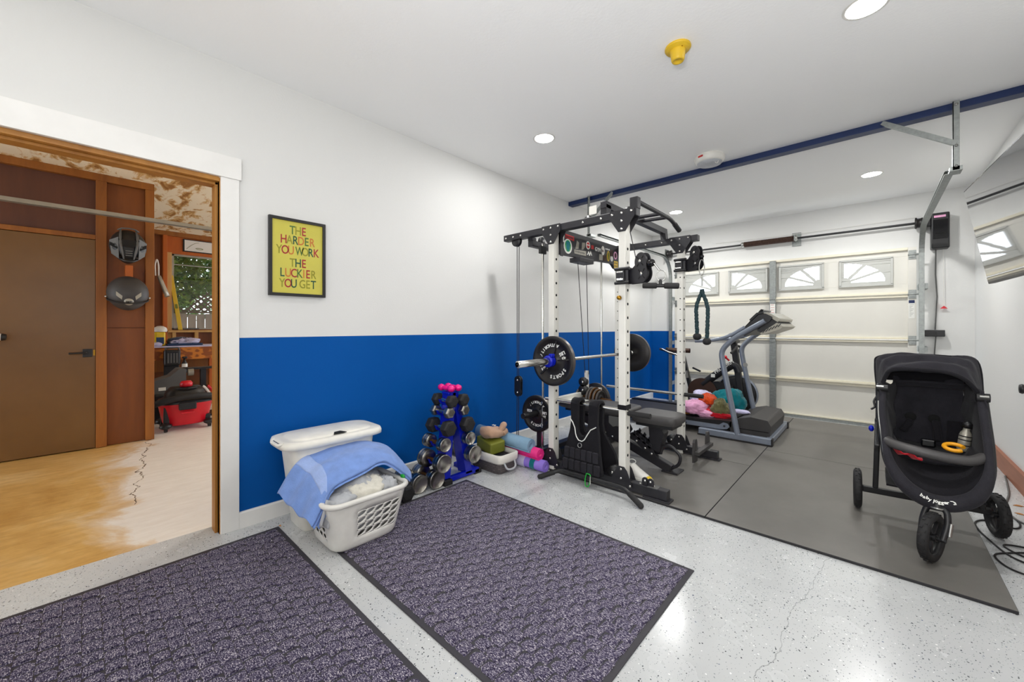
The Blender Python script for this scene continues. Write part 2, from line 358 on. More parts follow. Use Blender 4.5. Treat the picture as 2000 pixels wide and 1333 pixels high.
# casing, wood jamb lining, skirting, ceiling beam
struct(M().box((0, .534, 0), (.019, .624, 2.07)).build('trim_1', MATS['trim_white'], bevel=.002))
struct(M().box((0, -2.3, 2.07), (.026, .634, 2.197)).build('trim_2', MATS['trim_white'], bevel=.002))
j = M(); j.box((-.15, .53, 0), (.004, .552, 2.065)).box((-.11, .515, 0), (-.03, .53, 2.045)).box((-.15, -2.1, 2.045), (.004, .53, 2.07)).box((-.11, -2.1, 2.03), (-.03, .53, 2.045))
struct(j.build('trim_3', MATS['jamb_wood'], bevel=.002))
struct(M().prism([(0, .624, 0), (.016, .624, 0), (.016, .624, .088), (.011, .624, .096), (0, .624, .096)], (0, BW - .624, 0)).build('baseboard_left', MATS['trim_white']))
struct(M().box((3.564, -2.4, 0), (RW, BW, .145)).build('baseboard_right', MATS['red_wood'], bevel=.003))
struct(M().box((0, 4.062, 2.70), (RW, 4.15, H)).build('trim_4', MATS['navy_paint'], bevel=.003))
# recessed downlights
for i, (x, y) in enumerate(LAMPS):
    wh = ['near the left wall, above the laundry', 'near the right wall, closest to the camera side', 'between the framed poster and the power rack', 'top right, above the yellow detector', 'behind the blue beam, above the power rack', 'behind the blue beam, between rack and hanging angle bracket', 'behind the camera on the left', 'behind the camera on the right'][i]
    if y < 0: continue
    d = thing('recessed_light', 'round white recessed ceiling light, ' + wh, 'ceiling light', (x, y, H), 'recessed ceiling lights')
    M().lathe([(.075, -.001), (.082, -.004), (.09, -.001)], (x, y, H), (0, 0, 1), 32).build('trim_ring', MATS['white_plastic'], d)
    M().lathe([(.0001, -.003), (.075, -.003)], (x, y, H), (0, 0, 1), 32).build('diffuser', MATS['lamp_glow'], d)
# ---------------------------------------------------------------- sectional garage door
DY = 6.418
gd = struct(thing('door_1', 'cream sectional garage door', 'door', (1.785, DY, 0))); del gd['category']
rows = [(0, .5), (.503, 1.048), (1.051, 1.575), (1.578, 2.118)]
wins = [(.585, 1.06, 1), (1.216, 1.684, 0), (1.839, 2.30, 1), (2.472, 2.938, 0)]
X0, X1 = .43, 3.14
for i, (a, b) in enumerate(rows):
    p = M()
    if i < 3: p.box((X0, DY + .03, a), (X1, DY + .05, b))
    else:
        xs_ = [X0] + [q for w in wins for q in w[:2]] + [X1]
        p.box((X0, DY + .03, a), (X1, DY + .05, 1.705)).box((X0, DY + .03, 2.022), (X1, DY + .05, b))
        for k in range(0, len(xs_), 2): p.box((xs_[k], DY + .03, 1.705), (xs_[k + 1], DY + .05, 2.022))
    p.box((X0, DY, a), (.50, DY + .03, b)).box((3.07, DY, a), (X1, DY + .03, b))
    po = p.build('door_section', MATS['door_cream'], gd, bevel=.002)
    r = M()
    lo, hi = ((a, a + .03) if i else (.036, .05)), (b - .03, b)
    r.box((.5, DY - .004, lo[0]), (3.07, DY + .03, lo[1])).box((.5, DY - .002, hi[0]), (3.07, DY + .03, hi[1]))
    r.box((.5, DY - .016, lo[0] + .0), (3.07, DY - .004, lo[0] + .018))
    r.build('ledge', MATS['door_ledge'], po, bevel=.002)
# centre stile, end hinges, bottom seal, spec sticker
for i, (a, b) in enumerate(rows):
    M().box((1.722, DY - .02, a + .01), (1.796, DY + .03, b - .01)).build('centre_stile', MATS['galvanised'], gd, bevel=.003)
    if i:
        h = M().box((1.728, DY - .034, a - .05), (1.79, DY - .02, a + .05)); h.cyl((1.725, DY - .034, a), (1.793, DY - .034, a), .008, n=8)
        h.build('centre_hinge', MATS['galvanised'], gd)
for x0, x1 in ((.435, .50), (3.075, 3.138)):
    for z in (.503, 1.05, 1.577, 2.03):
        h = M().box((x0, DY - .008, z - .05), (x1, DY, z + .05)).cyl((x0 - .005, DY - .016, z), (x1 + .04, DY - .016, z), .009, n=8); h.box((x0 + .005, DY - .02, z - .03), (x1 - .01, DY - .008, z + .03))
        h.build('roller_hinge', MATS['galvanised'], gd)
M().box((X0, DY - .02, .0), (X1, DY + .05, .034)).build('bottom_seal', MATS['galvanised'], gd)
st = M().box((3.077, DY - .0025, 1.30), (3.125, DY, 1.51)); sto = st.build('spec_sticker', MATS['letter_white'], gd)
M().box((3.077, DY - .004, 1.475), (3.125, DY - .0025, 1.51)).build('sticker_band', MATS['navy_paint'], sto)
lm = M()
for k in range(9): lm.box((3.083, DY - .0035, 1.455 - k * .016), (3.083 + .036 - .01 * (k % 3), DY - .0025, 1.4575 - k * .016))
lm.build('sticker_print', MATS['grey_plastic'], sto)
st = M().box((1.73, DY - .0235, 1.37), (1.788, DY - .02, 1.555)).build('warning_sticker', MATS['letter_white'], gd)
lm = M()
for k in range(5): lm.box((1.737, DY - .0245, 1.535 - k * .034), (1.781 - .006 * (k % 2), DY - .0235, 1.539 - k * .034))
lm.build('sticker_print', MATS['red_paint'], st)
# sunburst window inserts: grey frame with three wedge openings over a glass pane
for (x0, x1, left) in wins:
    z0, z1 = 1.705, 2.022; y = DY + .012
    fr = M()
    for a, b in (((x0 - .012, y - .012, z0 - .012), (x1 + .012, y + .02, z0 + .012)), ((x0 - .012, y - .012, z1 - .012), (x1 + .012, y + .02, z1 + .012)), ((x0 - .012, y - .012, z0), (x0 + .012, y + .02, z1)), ((x1 - .012, y - .012, z0), (x1 + .012, y + .02, z1))): fr.box(a, b)
    wo = fr.build('window_frame', MATS['insert_grey'], gd, bevel=.003)
    M().box((x0, DY + .042, z0), (x1, DY + .046, z1)).build('window_pane', MATS['glass'], wo)
    # plate with three wedges: sampled as polar cells around the fan's centre corner
    w_, h_ = x1 - x0, z1 - z0; cx, cz = .08 * w_, .14 * h_
    def P(u, v): return ((x1 - u) if left else (x0 + u), y + .004, z0 + v)
    RX, RZ = w_ * .80, h_ * .75; ri = .11
    def inside(u, v):
        du, dv = u - cx, v - cz
        if du < 0 or dv < 0: return False
        r = sqrt((du / RX) ** 2 + (dv / RZ) ** 2)
        if r > 1: return False
        a = math.degrees(math.atan2(dv / RZ, du / RX)); d = sqrt(du * du + dv * dv)
        if d < ri * w_ * 1.3: return False
        for s_ in (30, 60):
            if abs(math.sin(radians(a - s_))) * r * RX < .0185: return False
        return True
    nu, nv = 64, 44; g = M(); cell = {}
    vi = {}
    vs, fs = [], []
    def vid(i, k):
        if (i, k) not in vi:
            vi[(i, k)] = len(vs); vs.append(P(w_ * i / nu, h_ * k / nv))
        return vi[(i, k)]
    for k in range(nv):
        run = None
        for i in range(nu + 1):
            solid_ = i < nu and not inside(w_ * (i + .5) / nu, h_ * (k + .5) / nv)
            if solid_ and run is None: run = i
            if not solid_ and run is not None:
                fs.append((vid(run, k), vid(i, k), vid(i, k + 1), vid(run, k + 1))); run = None
    g.add(vs, fs); g.build('sunburst_insert', MATS['insert_grey'], wo, solid=.012)
# ---------------------------------------------------------------- door tracks, hangers, torsion shaft, opener
def track(name, x, side, label):
    t = thing(name, label, 'track', (x, 6.33, 0))
    ys, zt = 6.33, 1.98; path = [(x, ys, .0), (x, ys, zt)] + [tuple(p) for p in arc((x, ys - .32, zt), .32, 0, pi / 2, 10, (0, 1, 0), (0, 0, 1))][1:] + [(x, 4.12, 2.29)]
    vs, fs = [], []; prof = [(-.014, -.022), (-.014, .022), (.014, .022), (.014, -.022), (.010, -.022), (.010, .018), (-.010, .018), (-.010, -.022)]
    P_ = [Vector(p) for p in path]
    for i, p in enumerate(P_):
        d = (P_[min(i + 1, len(P_) - 1)] - P_[max(i - 1, 0)]).normalized(); nrm = Vector((1, 0, 0)).cross(d).normalized()
        for a, b in prof: vs.append(p + nrm * a * -1 + Vector((1, 0, 0)) * b * side)
    n = len(prof)
    for i in range(len(P_) - 1):
        for k in range(n): fs.append((i * n + k, i * n + (k + 1) % n, (i + 1) * n + (k + 1) % n, (i + 1) * n + k))
    fs += [tuple(range(n)), tuple(range((len(P_) - 1) * n, len(P_) * n))]
    M().add(vs, fs).build('rail', MATS['galvanised'], t)
    for z in (.3, .95, 1.66): M().box((x - .02, 6.34, z - .03), (x + .03 * side + .02, BW, z + .03)).build('wall_bracket', MATS['galvanised'], t)
    return t
track('door_track', .395, -1, 'galvanised curved garage door track at left end of the door'); tr = track('door_track.001', 3.175, 1, 'galvanised curved garage door track at right end of the door')
def hanger(name, x, dx, label):
    t = thing(name, label, 'bracket', (x, 4.09, 2.5))
    a = M().box((x - .016, 4.03, 2.275), (x + .016, 4.034, 2.745)).box((x - .016, 4.03, 2.275), (x - .012, 4.062, 2.745)); a.build('hanger_leg', MATS['galvanised'], t)
    b = M().bar((x, 4.028, 2.455), (x + dx, 4.045, 2.73), .004, .03, (1, 0, .5)).bar((x, 4.04, 2.44), (x + dx, 4.056, 2.715), .028, .004, (1, 0, .5)); b.build('diagonal_brace', MATS['galvanised'], t)
    c = M().box((x - .03, 4.03, 2.27), (x + .03, 4.14, 2.30)); c.build('rail_clip', MATS['galvanised'], t)
    for z in (2.72, 2.44, 2.30): M().lathe([(.0, -.008), (.009, -.006), (.009, 0)], (x, 4.03, z), (0, 1, 0), 8).build('bolt', MATS['steel'], t)
hanger('track_hanger', 3.2, -.37, 'perforated galvanised angle hanger with long diagonal brace on right end of blue beam')
hanger('track_hanger.001', .31, .3, 'galvanised angle hanger with short brace on left end of blue beam')
sh = thing('torsion_shaft', 'black torsion shaft with brown spring above the garage door', 'torsion shaft', (1.8, 6.47, 2.39))
M().cyl((.27, 6.47, 2.392), (3.2, 6.47, 2.392), .0135, n=14).build('shaft', MATS['black_plastic'], sh)
c = M(); pts = [(1.4 + .6 * i / 480, 6.47 + .034 * cos(i * .56), 2.392 + .034 * sin(i * .56)) for i in range(481)]
c.tube(pts, .0065, 6).cyl((1.40, 6.47, 2.392), (2.0, 6.47, 2.392), .029, n=14); c.build('spring', MATS['spring_brown'], sh)
for x in (1.385, 2.01):
    M().lathe([(.0, -.02), (.036, -.02), (.04, 0), (.03, .02), (0, .02)], (x, 6.47, 2.392), (1, 0, 0), 14).build('spring_cone', MATS['steel'], sh)
b = M().box((1.998, 6.40, 2.355), (2.012, BW - .004, 2.43)).box((1.96, 6.548, 2.30), (2.06, 6.556, 2.48)); b.build('centre_bracket', MATS['galvanised'], sh)
for x in (.33, 3.16):
    M().lathe([(0, -.03), (.062, -.03), (.066, -.02), (.052, -.012), (.052, .012), (.06, .03), (0, .03)], (x, 6.47, 2.392), (1, 0, 0), 20).build('cable_drum', MATS['cast_iron'], sh)
    M().box((x + .05 * (1 if x > 2 else -1) - .004, 6.40, 2.31), (x + .05 * (1 if x > 2 else -1) + .004, BW - .004, 2.47)).build('end_bearing', MATS['galvanised'], sh)
M().tube([(1.0, 6.535, 2.48), (2.0, 6.535, 2.46), (3.16, 6.535, 2.475)], .0025, 5).build('control_wire', MATS['white_plastic'], sh)
op = thing('garage_door_opener', 'black wall mounted garage door opener box beside right track', 'door opener', (3.32, 6.47, 2.26))
M().box((3.255, 6.41, 2.075), (3.395, BW, 2.47)).build('housing', MATS['black_plastic'], op, bevel=.012)
M().box((3.268, 6.403, 2.18), (3.382, 6.412, 2.395)).build('front_panel', MATS['black_gloss'], op, bevel=.004)
M().box((3.285, 6.396, 2.235), (3.365, 6.405, 2.25)).build('panel_slot', MATS['hole_black'], op)
d = M().box((3.275, 6.404, 2.415), (3.365, 6.409, 2.44)); d.build('pale_label', MATS['cloth_pink'], op, bevel=.004)
M().box((3.215, 6.45, 2.34), (3.256, 6.50, 2.43)).build('drive_collar', MATS['black_plastic'], op, bevel=.006)
M().tube([(3.30, 6.545, 2.08), (3.298, 6.55, 1.8), (3.31, 6.55, 1.55), (3.295, 6.55, 1.17)], .006, 6).build('power_cord', MATS['grey_plastic'], op)
r = thing('release_cord', 'thin emergency release cord with red triangular pull handle', 'pull cord', (3.36, 6.53, 1.42))
M().tube([(3.355, 6.53, 2.08), (3.36, 6.53, 1.43)], .002, 5).build('cord', MATS['white_plastic'], r)
M().prism([(3.33, 6.522, 1.408), (3.39, 6.522, 1.408), (3.36, 6.522, 1.44)], (0, .016, 0)).build('pull_handle', MATS['red_plastic'], r, bevel=.003)
b = thing('wall_box', 'small long black box mounted on wall below the opener', 'box', (3.27, 6.5, 1.13))
M().box((3.175, 6.46, 1.094), (3.364, BW, 1.167)).build('housing', MATS['black_plastic'], b, bevel=.006); M().box((3.20, 6.455, 1.11), (3.30, 6.461, 1.15)).build('face_plate', MATS['black_gloss'], b)
M().tube([(3.30, 6.545, 1.095), (3.29, 6.55, .9), (3.305, 6.55, .6), (3.295, 6.55, .3)], .006, 6).build('power_cord', MATS['grey_plastic'], b)
# ---------------------------------------------------------------- detectors on the ceiling
d = thing('heat_detector', 'yellow round detector with stubby cone on the ceiling', 'detector', (1.99, 2.225, H))
M().lathe([(.066, 0), (.068, -.008), (.064, -.014), (.06, -.014), (.058, -.02), (.0, -.02)], (1.99, 2.225, H), (0, 0, 1), 36).build('base_plate', MATS['yellow_paint'], d)
M().lathe([(.042, -.018), (.04, -.028), (.034, -.07), (.03, -.078), (.022, -.078), (.02, -.07), (.0, -.07)], (1.99, 2.225, H), (0, 0, 1), 32).build('sensor_cone', MATS['yellow_paint'], d)
M().box((2.02, 2.195, H - .022), (2.026, 2.201, H - .019)).build('screw', MATS['brass'], d); M().box((1.955, 2.25, H - .022), (1.961, 2.256, H - .019)).build('screw', MATS['brass'], d)
d = thing('opener_light', 'round white puck shaped ceiling light beside blue beam', 'ceiling light', (1.69, 3.84, H))
M().lathe([(.115, 0), (.125, -.012), (.125, -.03), (.118, -.05), (.105, -.062), (.0, -.062)], (1.69, 3.84, H), (0, 0, 1), 40).build('housing', MATS['white_plastic'], d)
M().lathe([(.104, -.06), (.098, -.072), (.06, -.082), (.0, -.085)], (1.69, 3.84, H), (0, 0, 1), 40).build('lens', MATS['cloth_grey'], d)
M().cbox((1.648, 3.7225, H - .025), (.045, .006, .014), Matrix.Rotation(radians(-20), 3, 'Z')).build('red_badge', MATS['red_paint'], d)
M().tube(arc((1.76, 3.80, H - .07), .014, pi, 2 * pi, 8, (1, 0, 0), (0, 0, 1.6)), .0025, 6).build('pull_loop', MATS['white_plastic'], d)
# ---------------------------------------------------------------- television on the right wall
tv = thing('television', 'flat screen television tilted out from the right wall', 'television', (0, 0, 0))
wd, ht = 1.23, .70
tvr = Matrix.Rotation(radians(9.8), 4, 'X')
s_ = M().box((-wd / 2, -.018, -ht / 2), (wd / 2, .018, ht / 2)); s_.build('bezel', MATS['black_plastic'], tv, bevel=.004)
mat('screen_glass', (38, 38, 40), .04, spec=1.0, coat=1)
M().box((-wd / 2 + .008, -.0195, -ht / 2 + .014), (wd / 2 - .008, -.0178, ht / 2 - .008)).build('screen', MATS['screen_glass'], tv)
M().box((-.3, .018, -.25), (.3, .05, .2)).build('rear_housing', MATS['black_plastic'], tv, bevel=.01)
M().box((-.07, .05, -.08), (.07, .11, .08)).build('wall_mount', MATS['black_plastic'], tv)
tv.location = (3.393, 3.787, 1.857); tv.rotation_euler = (radians(9.8), 0, radians(-86))
# ---------------------------------------------------------------- workshop seen through the opening
DX = -2.886
slab('ceiling.001', (-7.2, -4.5, 2.73), (-.14, 6.5, 2.85), 'shop_ceiling')
# partition with the brown door: studs, plates, plywood panels
struct(M().box((-3.0, -4.5, 0), (DX - .055, .51, 2.73)).build('wall_partition', MATS['dark_panel']))
def wpart(name, a, b, m, bevel=.003): return struct(M().box(a, b).build(name, MATS[m], bevel=bevel))
pw = bpy.data.objects['wall_partition']
def onwall(name, a, b, m):
    o = M().box(a, b).build(name, MATS[m], pw, bevel=.003); return o
onwall('stud', (DX - .055, .078, 0), (DX, .155, 2.66), 'stud_wood'); onwall('stud', (DX - .114, .44, 0), (DX, .51, 2.66), 'stud_wood')
onwall('top_plate', (DX - .055, -4.5, 2.66), (DX, .51, 2.73), 'stud_wood')
onwall('header_strip', (DX - .055, -4.5, 2.07), (DX - .005, .078, 2.115), 'stud_wood')
onwall('plywood_panel', (DX - .055, .155, .0), (DX - .045, .44, 1.19), 'panel_wood'); onwall('plywood_panel', (DX - .055, .155, 1.195), (DX - .045, .44, 2.66), 'panel_wood')
d = struct(thing('door_2', 'brown flush door', 'door', (DX, -.4, 0))); del d['category']
M().box((DX - .05, -.86, .006), (DX - .012, .076, 2.065)).build('door_leaf', MATS['brown_door'], d, bevel=.002)
M().box((DX - .05, -.92, .0), (DX, -.865, 2.07)).build('door_jamb', MATS['stud_wood'], d)
hd = M().box((DX - .012, -.01, .905), (DX - .004, .055, .985)).build('latch_plate', MATS['black_plastic'], d, bevel=.006)
M().tube(fillet([(DX - .01, .02, .95), (DX + .045, .02, .95), (DX + .05, -.10, .948)], .02), .009, 8).build('lever', MATS['black_plastic'], hd)
M().box((DX - .014, .062, .92), (DX - .008, .074, .975)).build('strike', MATS['brass'], d)
# long rail hung under the ceiling
t = thing('overhead_rail', 'long pale metal rail hanging across the opening below the ceiling', 'rail', (-2.6, .3, 2.28))
M().box((-2.625, -3.2, 2.262), (-2.575, 2.1, 2.268)).box((-2.625, -3.2, 2.262), (-2.619, 2.1, 2.302)).box((-2.581, -3.2, 2.262), (-2.575, 2.1, 2.302)).build('channel', MATS['console_silver'], t, bevel=.002)
M().box((-2.605, -2.0, 2.268), (-2.595, -1.96, 2.73)).build('hanger', MATS['galvanised'], t); M().box((-2.605, 1.9, 2.268), (-2.595, 1.94, 2.73)).build('hanger', MATS['galvanised'], t)
# far window wall with studs, sill blocks, window
WX = -5.5
wl = M(); wl.box((WX - .12, -4.5, 0), (WX - .05, .95, 2.73)).box((WX - .12, 1.95, 0), (WX - .05, 6.5, 2.73)).box((WX - .12, .95, 0), (WX - .05, 1.95, 1.17)).box((WX - .12, .95, 2.38), (WX - .05, 1.95, 2.73))
ww = struct(wl.build('wall_window', MATS['panel_wood']))
def onw(name, a, b, m): return M().box(a, b).build(name, MATS[m], ww, bevel=.003)
onw('stud', (WX - .05, .845, .9), (WX + .04, .895, 2.66), 'orange_wood'); onw('stud', (WX - .05, .895, .9), (WX, .955, 2.40), 'pale_wood')
onw('top_plate', (WX - .05, -.5, 2.66), (WX + .03, 2.6, 2.73), 'stud_wood'); onw('header', (WX - .05, .895, 2.385), (WX - .01, 2.6, 2.66), 'orange_wood')
onw('sill_plate', (WX - .05, .9, 1.115), (WX + .05, 2.2, 1.15), 'pale_wood')
for y in (.955, 1.24, 1.52): onw('sill_block', (WX - .05, y, .9), (WX + .04, y + .045, 1.115), 'pale_wood')
wn = struct(thing('window_1', 'garden window', 'window', (WX, 1.45, 1.17))); del wn['category']
fr = M()
for a, b in (((WX - .08, .955, 1.165), (WX - .045, .985, 2.385)), ((WX - .08, 1.915, 1.165), (WX - .045, 1.945, 2.385)), ((WX - .08, .955, 2.355), (WX - .045, 1.945, 2.385)), ((WX - .08, .955, 1.165), (WX - .045, 1.945, 1.185))): fr.box(a, b)
fr.build('window_frame', MATS['console_silver'], wn)
M().box((WX - .064, .985, 1.185), (WX - .060, 1.915, 2.355)).build('window_pane', MATS['glass'], wn)
M().box((WX - .10, .955, 2.215), (WX - .085, 1.945, 2.228)).build('window_bar', MATS['white_plastic'], wn)
M().box((WX - .045, 1.02, 1.168), (WX + .0, 1.30, 1.185)).build('window_track', MATS['grey_plastic'], wn)
t = thing('yellow_level', 'yellow spirit level leaning against the garden window', 'level', (WX, 1.0, 1.2))
M().bar((WX + .04, 1.055, 1.155), (WX - .03, .945, 2.03), .055, .022, (1, 0, 0)).build('rail', MATS['yellow_paint'], t, bevel=.004)
M().bar((WX + .018, 1.012, 1.50), (WX + .012, 1.003, 1.57), .03, .026, (1, 0, 0)).build('vial', MATS['olive_foam'], t)
t = thing('framed_drawing', 'small wide framed drawing on cream paper above the garden window', 'picture', (WX, 1.32, 2.53))
M().box((WX - .01, 1.09, 2.435), (WX + .015, 1.56, 2.64)).build('picture_frame', MATS['black_wood'], t, bevel=.003)
M().box((WX + .012, 1.11, 2.45), (WX + .018, 1.54, 2.625)).build('paper', MATS['liner_cloth'], t)
M().tube([(WX + .019, 1.135 + .16 * i / 12, 2.48 + .12 * sin(i / 12 * 1.5)) for i in range(13)], .0022, 4).tube([(WX + .019, 1.30 + .05 * cos(i), 2.50 + .012 * sin(i)) for i in range(7)], .004, 4).build('ink_lines', MATS['olive_foam'], t)
# workbench
t = thing('workbench', 'plywood workbench with pale top below the garden window', 'workbench', (-5.15, 1.2, 0))
M().box((-5.45, .2, .90), (-4.85, 2.6, .92)).build('bench_top', MATS['cloth_lilac'], t, bevel=.002)
M().box((-4.88, .2, .715), (-4.86, 2.6, .90)).build('apron', MATS['apron_ply'], t)
M().box((-5.45, .2, .5), (-5.40, 2.6, .9)).build('back_panel', MATS['stud_wood'], t)
for y in (.25, 1.33): M().box((-4.97, y, 0), (-4.88, y + .09, .90)).build('leg', MATS['orange_wood'], t)
M().box((-5.40, .2, .22), (-4.90, 2.6, .245)).build('lower_shelf', MATS['panel_wood'], t)
t = thing('plastic_jug', 'yellow plastic jug with pale domed cap on workbench', 'jug', (-5.0, .77, .92))
M().box((-5.06, .70, .92), (-4.94, .82, 1.13)).build('body', MATS['yellow_plastic'], t, bevel=.02)
M().lathe([(.075, 1.13), (.082, 1.15), (.07, 1.19), (.035, 1.215), (0, 1.22)], (-5.0, .765, 0), (0, 0, 1), 18).build('cap', MATS['white_plastic'], t)
M().box((-4.939, .715, .95), (-4.936, .80, 1.05)).build('printed_label', MATS['navy_plastic'], t)
t = thing('small_rag', 'crumpled light blue rag on the bench beside yellow jug', 'rag', (-4.93, .70, .92))
def blob(c, r, seed, amp=.25, f=9, nu=22, nv=12, flat=0):
    c = Vector(c)
    def fn(u, v):
        a, b = 2 * pi * u, pi * v; d = Vector((sin(b) * cos(a), sin(b) * sin(a), cos(b)))
        n = noise.noise(d * 1.6 + Vector((seed, 0, 0))) + .5 * (1 - abs(noise.noise(d * f * .45 + Vector((0, seed, 0)))) * 2)
        q_ = abs(math.sin(f * .33 * (d.x + .7 * d.y + .5 * d.z) + 4.5 * noise.noise(d * 1.3 + Vector((seed, seed, 1)))))
        n += .45 * (q_ ** .6 - .7) + .25 * (1 - 2 * abs(noise.noise(d * f * .9 + Vector((seed, 2, 0)))) * 2)
        k = 1 + amp * n * .8; p = Vector((d.x * r[0], d.y * r[1], d.z * r[2])) * k
        if p.z < -r[2] * .8: p.z = -r[2] * .8
        return c + p
    return fn
M().grid(blob((-4.92, .72, .945), (.03, .06, .03), 3), 20, 10, closed_u=True).build('cloth', MATS['cloth_lilac'], t)
t = thing('navy_tray', 'flat navy tray on the workbench below crumpled cloth', 'tray', (-5.0, 1.02, .92))
M().box((-5.12, .83, .92), (-4.88, 1.25, .932)).box((-5.12, .83, .932), (-4.88, .842, .955)).box((-5.12, 1.238, .932), (-4.88, 1.25, .955)).box((-5.12, .842, .932), (-5.108, 1.238, .955)).box((-4.892, .842, .932), (-4.88, 1.238, .955)).build('tray_body', MATS['navy_plastic'], t, bevel=.004)
t = thing('crumpled_cloth', 'crumpled navy and white cloth lying in the navy tray', 'cloth', (-5.0, 1.03, .935))
M().grid(blob((-5.0, 1.02, .985), (.10, .17, .058), 12, .3, 12), 40, 18, closed_u=True).build('navy_fold', MATS['cloth_navy'], t)
M().grid(blob((-4.97, 1.06, .985), (.085, .15, .045), 5, .5, 15), 40, 16, closed_u=True).build('white_fold', MATS['cloth_lilac'], t)
t = thing('power_pack', 'black ribbed plastic case in front of the bench apron', 'case', (-4.80, .87, .62))
b = M().box((-4.84, .78, .64), (-4.72, .965, .87)); b.build('case_body', MATS['black_plastic'], t, bevel=.025, seg=3)
M().tube(fillet([(-4.78, .80, .86), (-4.78, .80, .895), (-4.78, .95, .895), (-4.78, .95, .86)], .03), .012, 8).build('carry_handle', MATS['grey_plastic'], t)
for k in range(4): M().box((-4.721, .815 + k * .032, .68), (-4.712, .833 + k * .032, .82)).build('rib', MATS['grey_plastic'], t)
M().box((-4.88, .79, .0), (-4.84, .96, .86)).build('stand_post', MATS['black_plastic'], t, bevel=.006)
t = thing('spray_bottle', 'small black spray bottle with white label hanging beside black case', 'bottle', (-4.70, 1.0, .62))
M().lathe([(.0, .52), (.03, .52), (.034, .55), (.034, .66), (.014, .70), (.012, .74), (0, .74)], (-4.74, 1.01, 0), (0, 0, 1), 14).build('bottle_body', MATS['black_plastic'], t)
M().lathe([(.0345, .64), (.0345, .69)], (-4.74, 1.01, -.03), (0, 0, 1), 14).build('printed_label', MATS['letter_white'], t)
M().box((-4.76, .985, .735), (-4.72, 1.04, .765)).build('trigger', MATS['black_plastic'], t, bevel=.006)
M().tube([(-4.80, .90, .50), (-4.8, .98, .515), (-4.76, 1.01, .525)], .02, 8).build('hook', MATS['black_plastic'], t)
# mitre saw / grey tool behind the vacuum
t = thing('bench_tool', 'grey wedge shaped power tool behind the shop vacuum', 'power tool', (-3.95, .75, 0))
M().prism([(-4.1, .58, .36), (-4.1, .90, .36), (-4.1, .90, .66), (-4.1, .83, .66), (-4.1, .74, .57), (-4.1, .58, .52)], (.30, 0, 0)).build('grey_housing', MATS['grey_plastic'], t, bevel=.01)
M().prism([(-3.80, .63, .40), (-3.80, .70, .40), (-3.80, .70, .44), (-3.80, .63, .44)], (.003, 0, 0)).build('printed_label', MATS['letter_white'], t)
M().box((-4.15, .58, 0), (-3.75, .92, .36)).build('tool_base', MATS['black_plastic'], t, bevel=.02)
M().cyl((-3.9, .93, .60), (-3.9, .99, .60), .045, n=16).build('motor_cap', MATS['console_silver'], t)
t = thing('work_stand', 'black steel work stand with flat top bar behind shop vacuum', 'stand', (-4.0, 1.15, 0))
M().box((-4.1, .92, .63), (-3.95, 1.6, .655)).build('top_bar', MATS['black_plastic'], t, bevel=.004); M().box((-4.06, 1.08, 0), (-3.99, 1.14, .63)).build('post', MATS['black_plastic'], t); M().box((-4.2, .98, 0), (-3.85, 1.24, .02)).build('foot', MATS['black_plastic'], t)
for i, (c_, nm) in enumerate((('liner_cloth', 'white'), ('red_plastic', 'red'), ('leaf', 'green'))):
    tag(M().tube([(-3.72, 1.06 + .05 * i + .16 * (1 - cos(a)), .42 - .20 * a + .1 * sin(a * 2)) for a in [k * .2 for k in range(9)]], .017, 8).build('garden_hose', MATS[c_]), f'{nm} hose hanging in a loop beside the black work stand', 'hose')
# shop vacuum
t = thing('shop_vacuum', 'red and black wet and dry shop vacuum on concrete floor', 'vacuum', (-3.34, .83, 0))
def ring(cx, cy, rx, ry, z, n=36, p=3.2):
    out = []
    for k in range(n):
        a = 2 * pi * k / n; c_, s_ = cos(a), sin(a)
        out.append(Vector((cx + rx * abs(c_) ** (2 / p) * (1 if c_ > 0 else -1), cy + ry * abs(s_) ** (2 / p) * (1 if s_ > 0 else -1), z)))
    return out
def loft(m, rings, cap0=True, cap1=True, mi=0, smooth=True):
    n = len(rings[0]); vs = [p for r in rings for p in r]; fs = []
    for i in range(len(rings) - 1):
        for k in range(n): fs.append((i * n + k, i * n + (k + 1) % n, (i + 1) * n + (k + 1) % n, (i + 1) * n + k))
    m.add(vs, fs, smooth, None, mi)
    if cap0: m.add(rings[0], [tuple(range(n))[::-1]], False, None, mi)
    if cap1: m.add(rings[-1], [tuple(range(n))], False, None, mi)
    return m
VC = (-3.34, .83)
loft(M(), [ring(*VC, .18, .19, .055), ring(*VC, .195, .21, .08), ring(*VC, .215, .245, .27), ring(*VC, .225, .255, .285), ring(*VC, .225, .255, .31)]).build('tub', MATS['red_plastic'], t)
loft(M(), [ring(*VC, .226, .256, .305), ring(*VC, .23, .26, .32), ring(*VC, .215, .245, .35), ring(*VC, .16, .20, .37), ring(*VC, .15, .18, .44), ring(*VC, .11, .14, .485), ring(*VC, .05, .06, .49)]).build('motor_head', MATS['black_plastic'], t)
M().lathe([(.0, .56), (.045, .556), (.062, .53), (.06, .495), (.05, .49)], (-3.28, .83, 0), (0, 0, 1), 18).build('red_cap', MATS['red_plastic'], t)
M().tube(fillet([(-3.12, .52, .33), (-3.08, .60, .36), (-3.06, .80, .40), (-3.08, .98, .395), (-3.15, 1.12, .35), (-3.3, 1.16, .3)], .1), .034, 12).build('hose', MATS['black_rubber'], t)
M().tube(arc((-3.28, .83, .475), .10, 0, 2 * pi, 24, (1, 0, 0), (0, 1, 0)), .012, 6).build('coiled_cord', MATS['black_rubber'], t)
M().box((-3.125, .74, .24), (-3.085, .90, .325)).build('latch', MATS['black_plastic'], t, bevel=.01)
M().box((-3.118, .76, .195), (-3.095, .88, .212)).build('tub_grip', MATS['red_plastic'], t, bevel=.005)
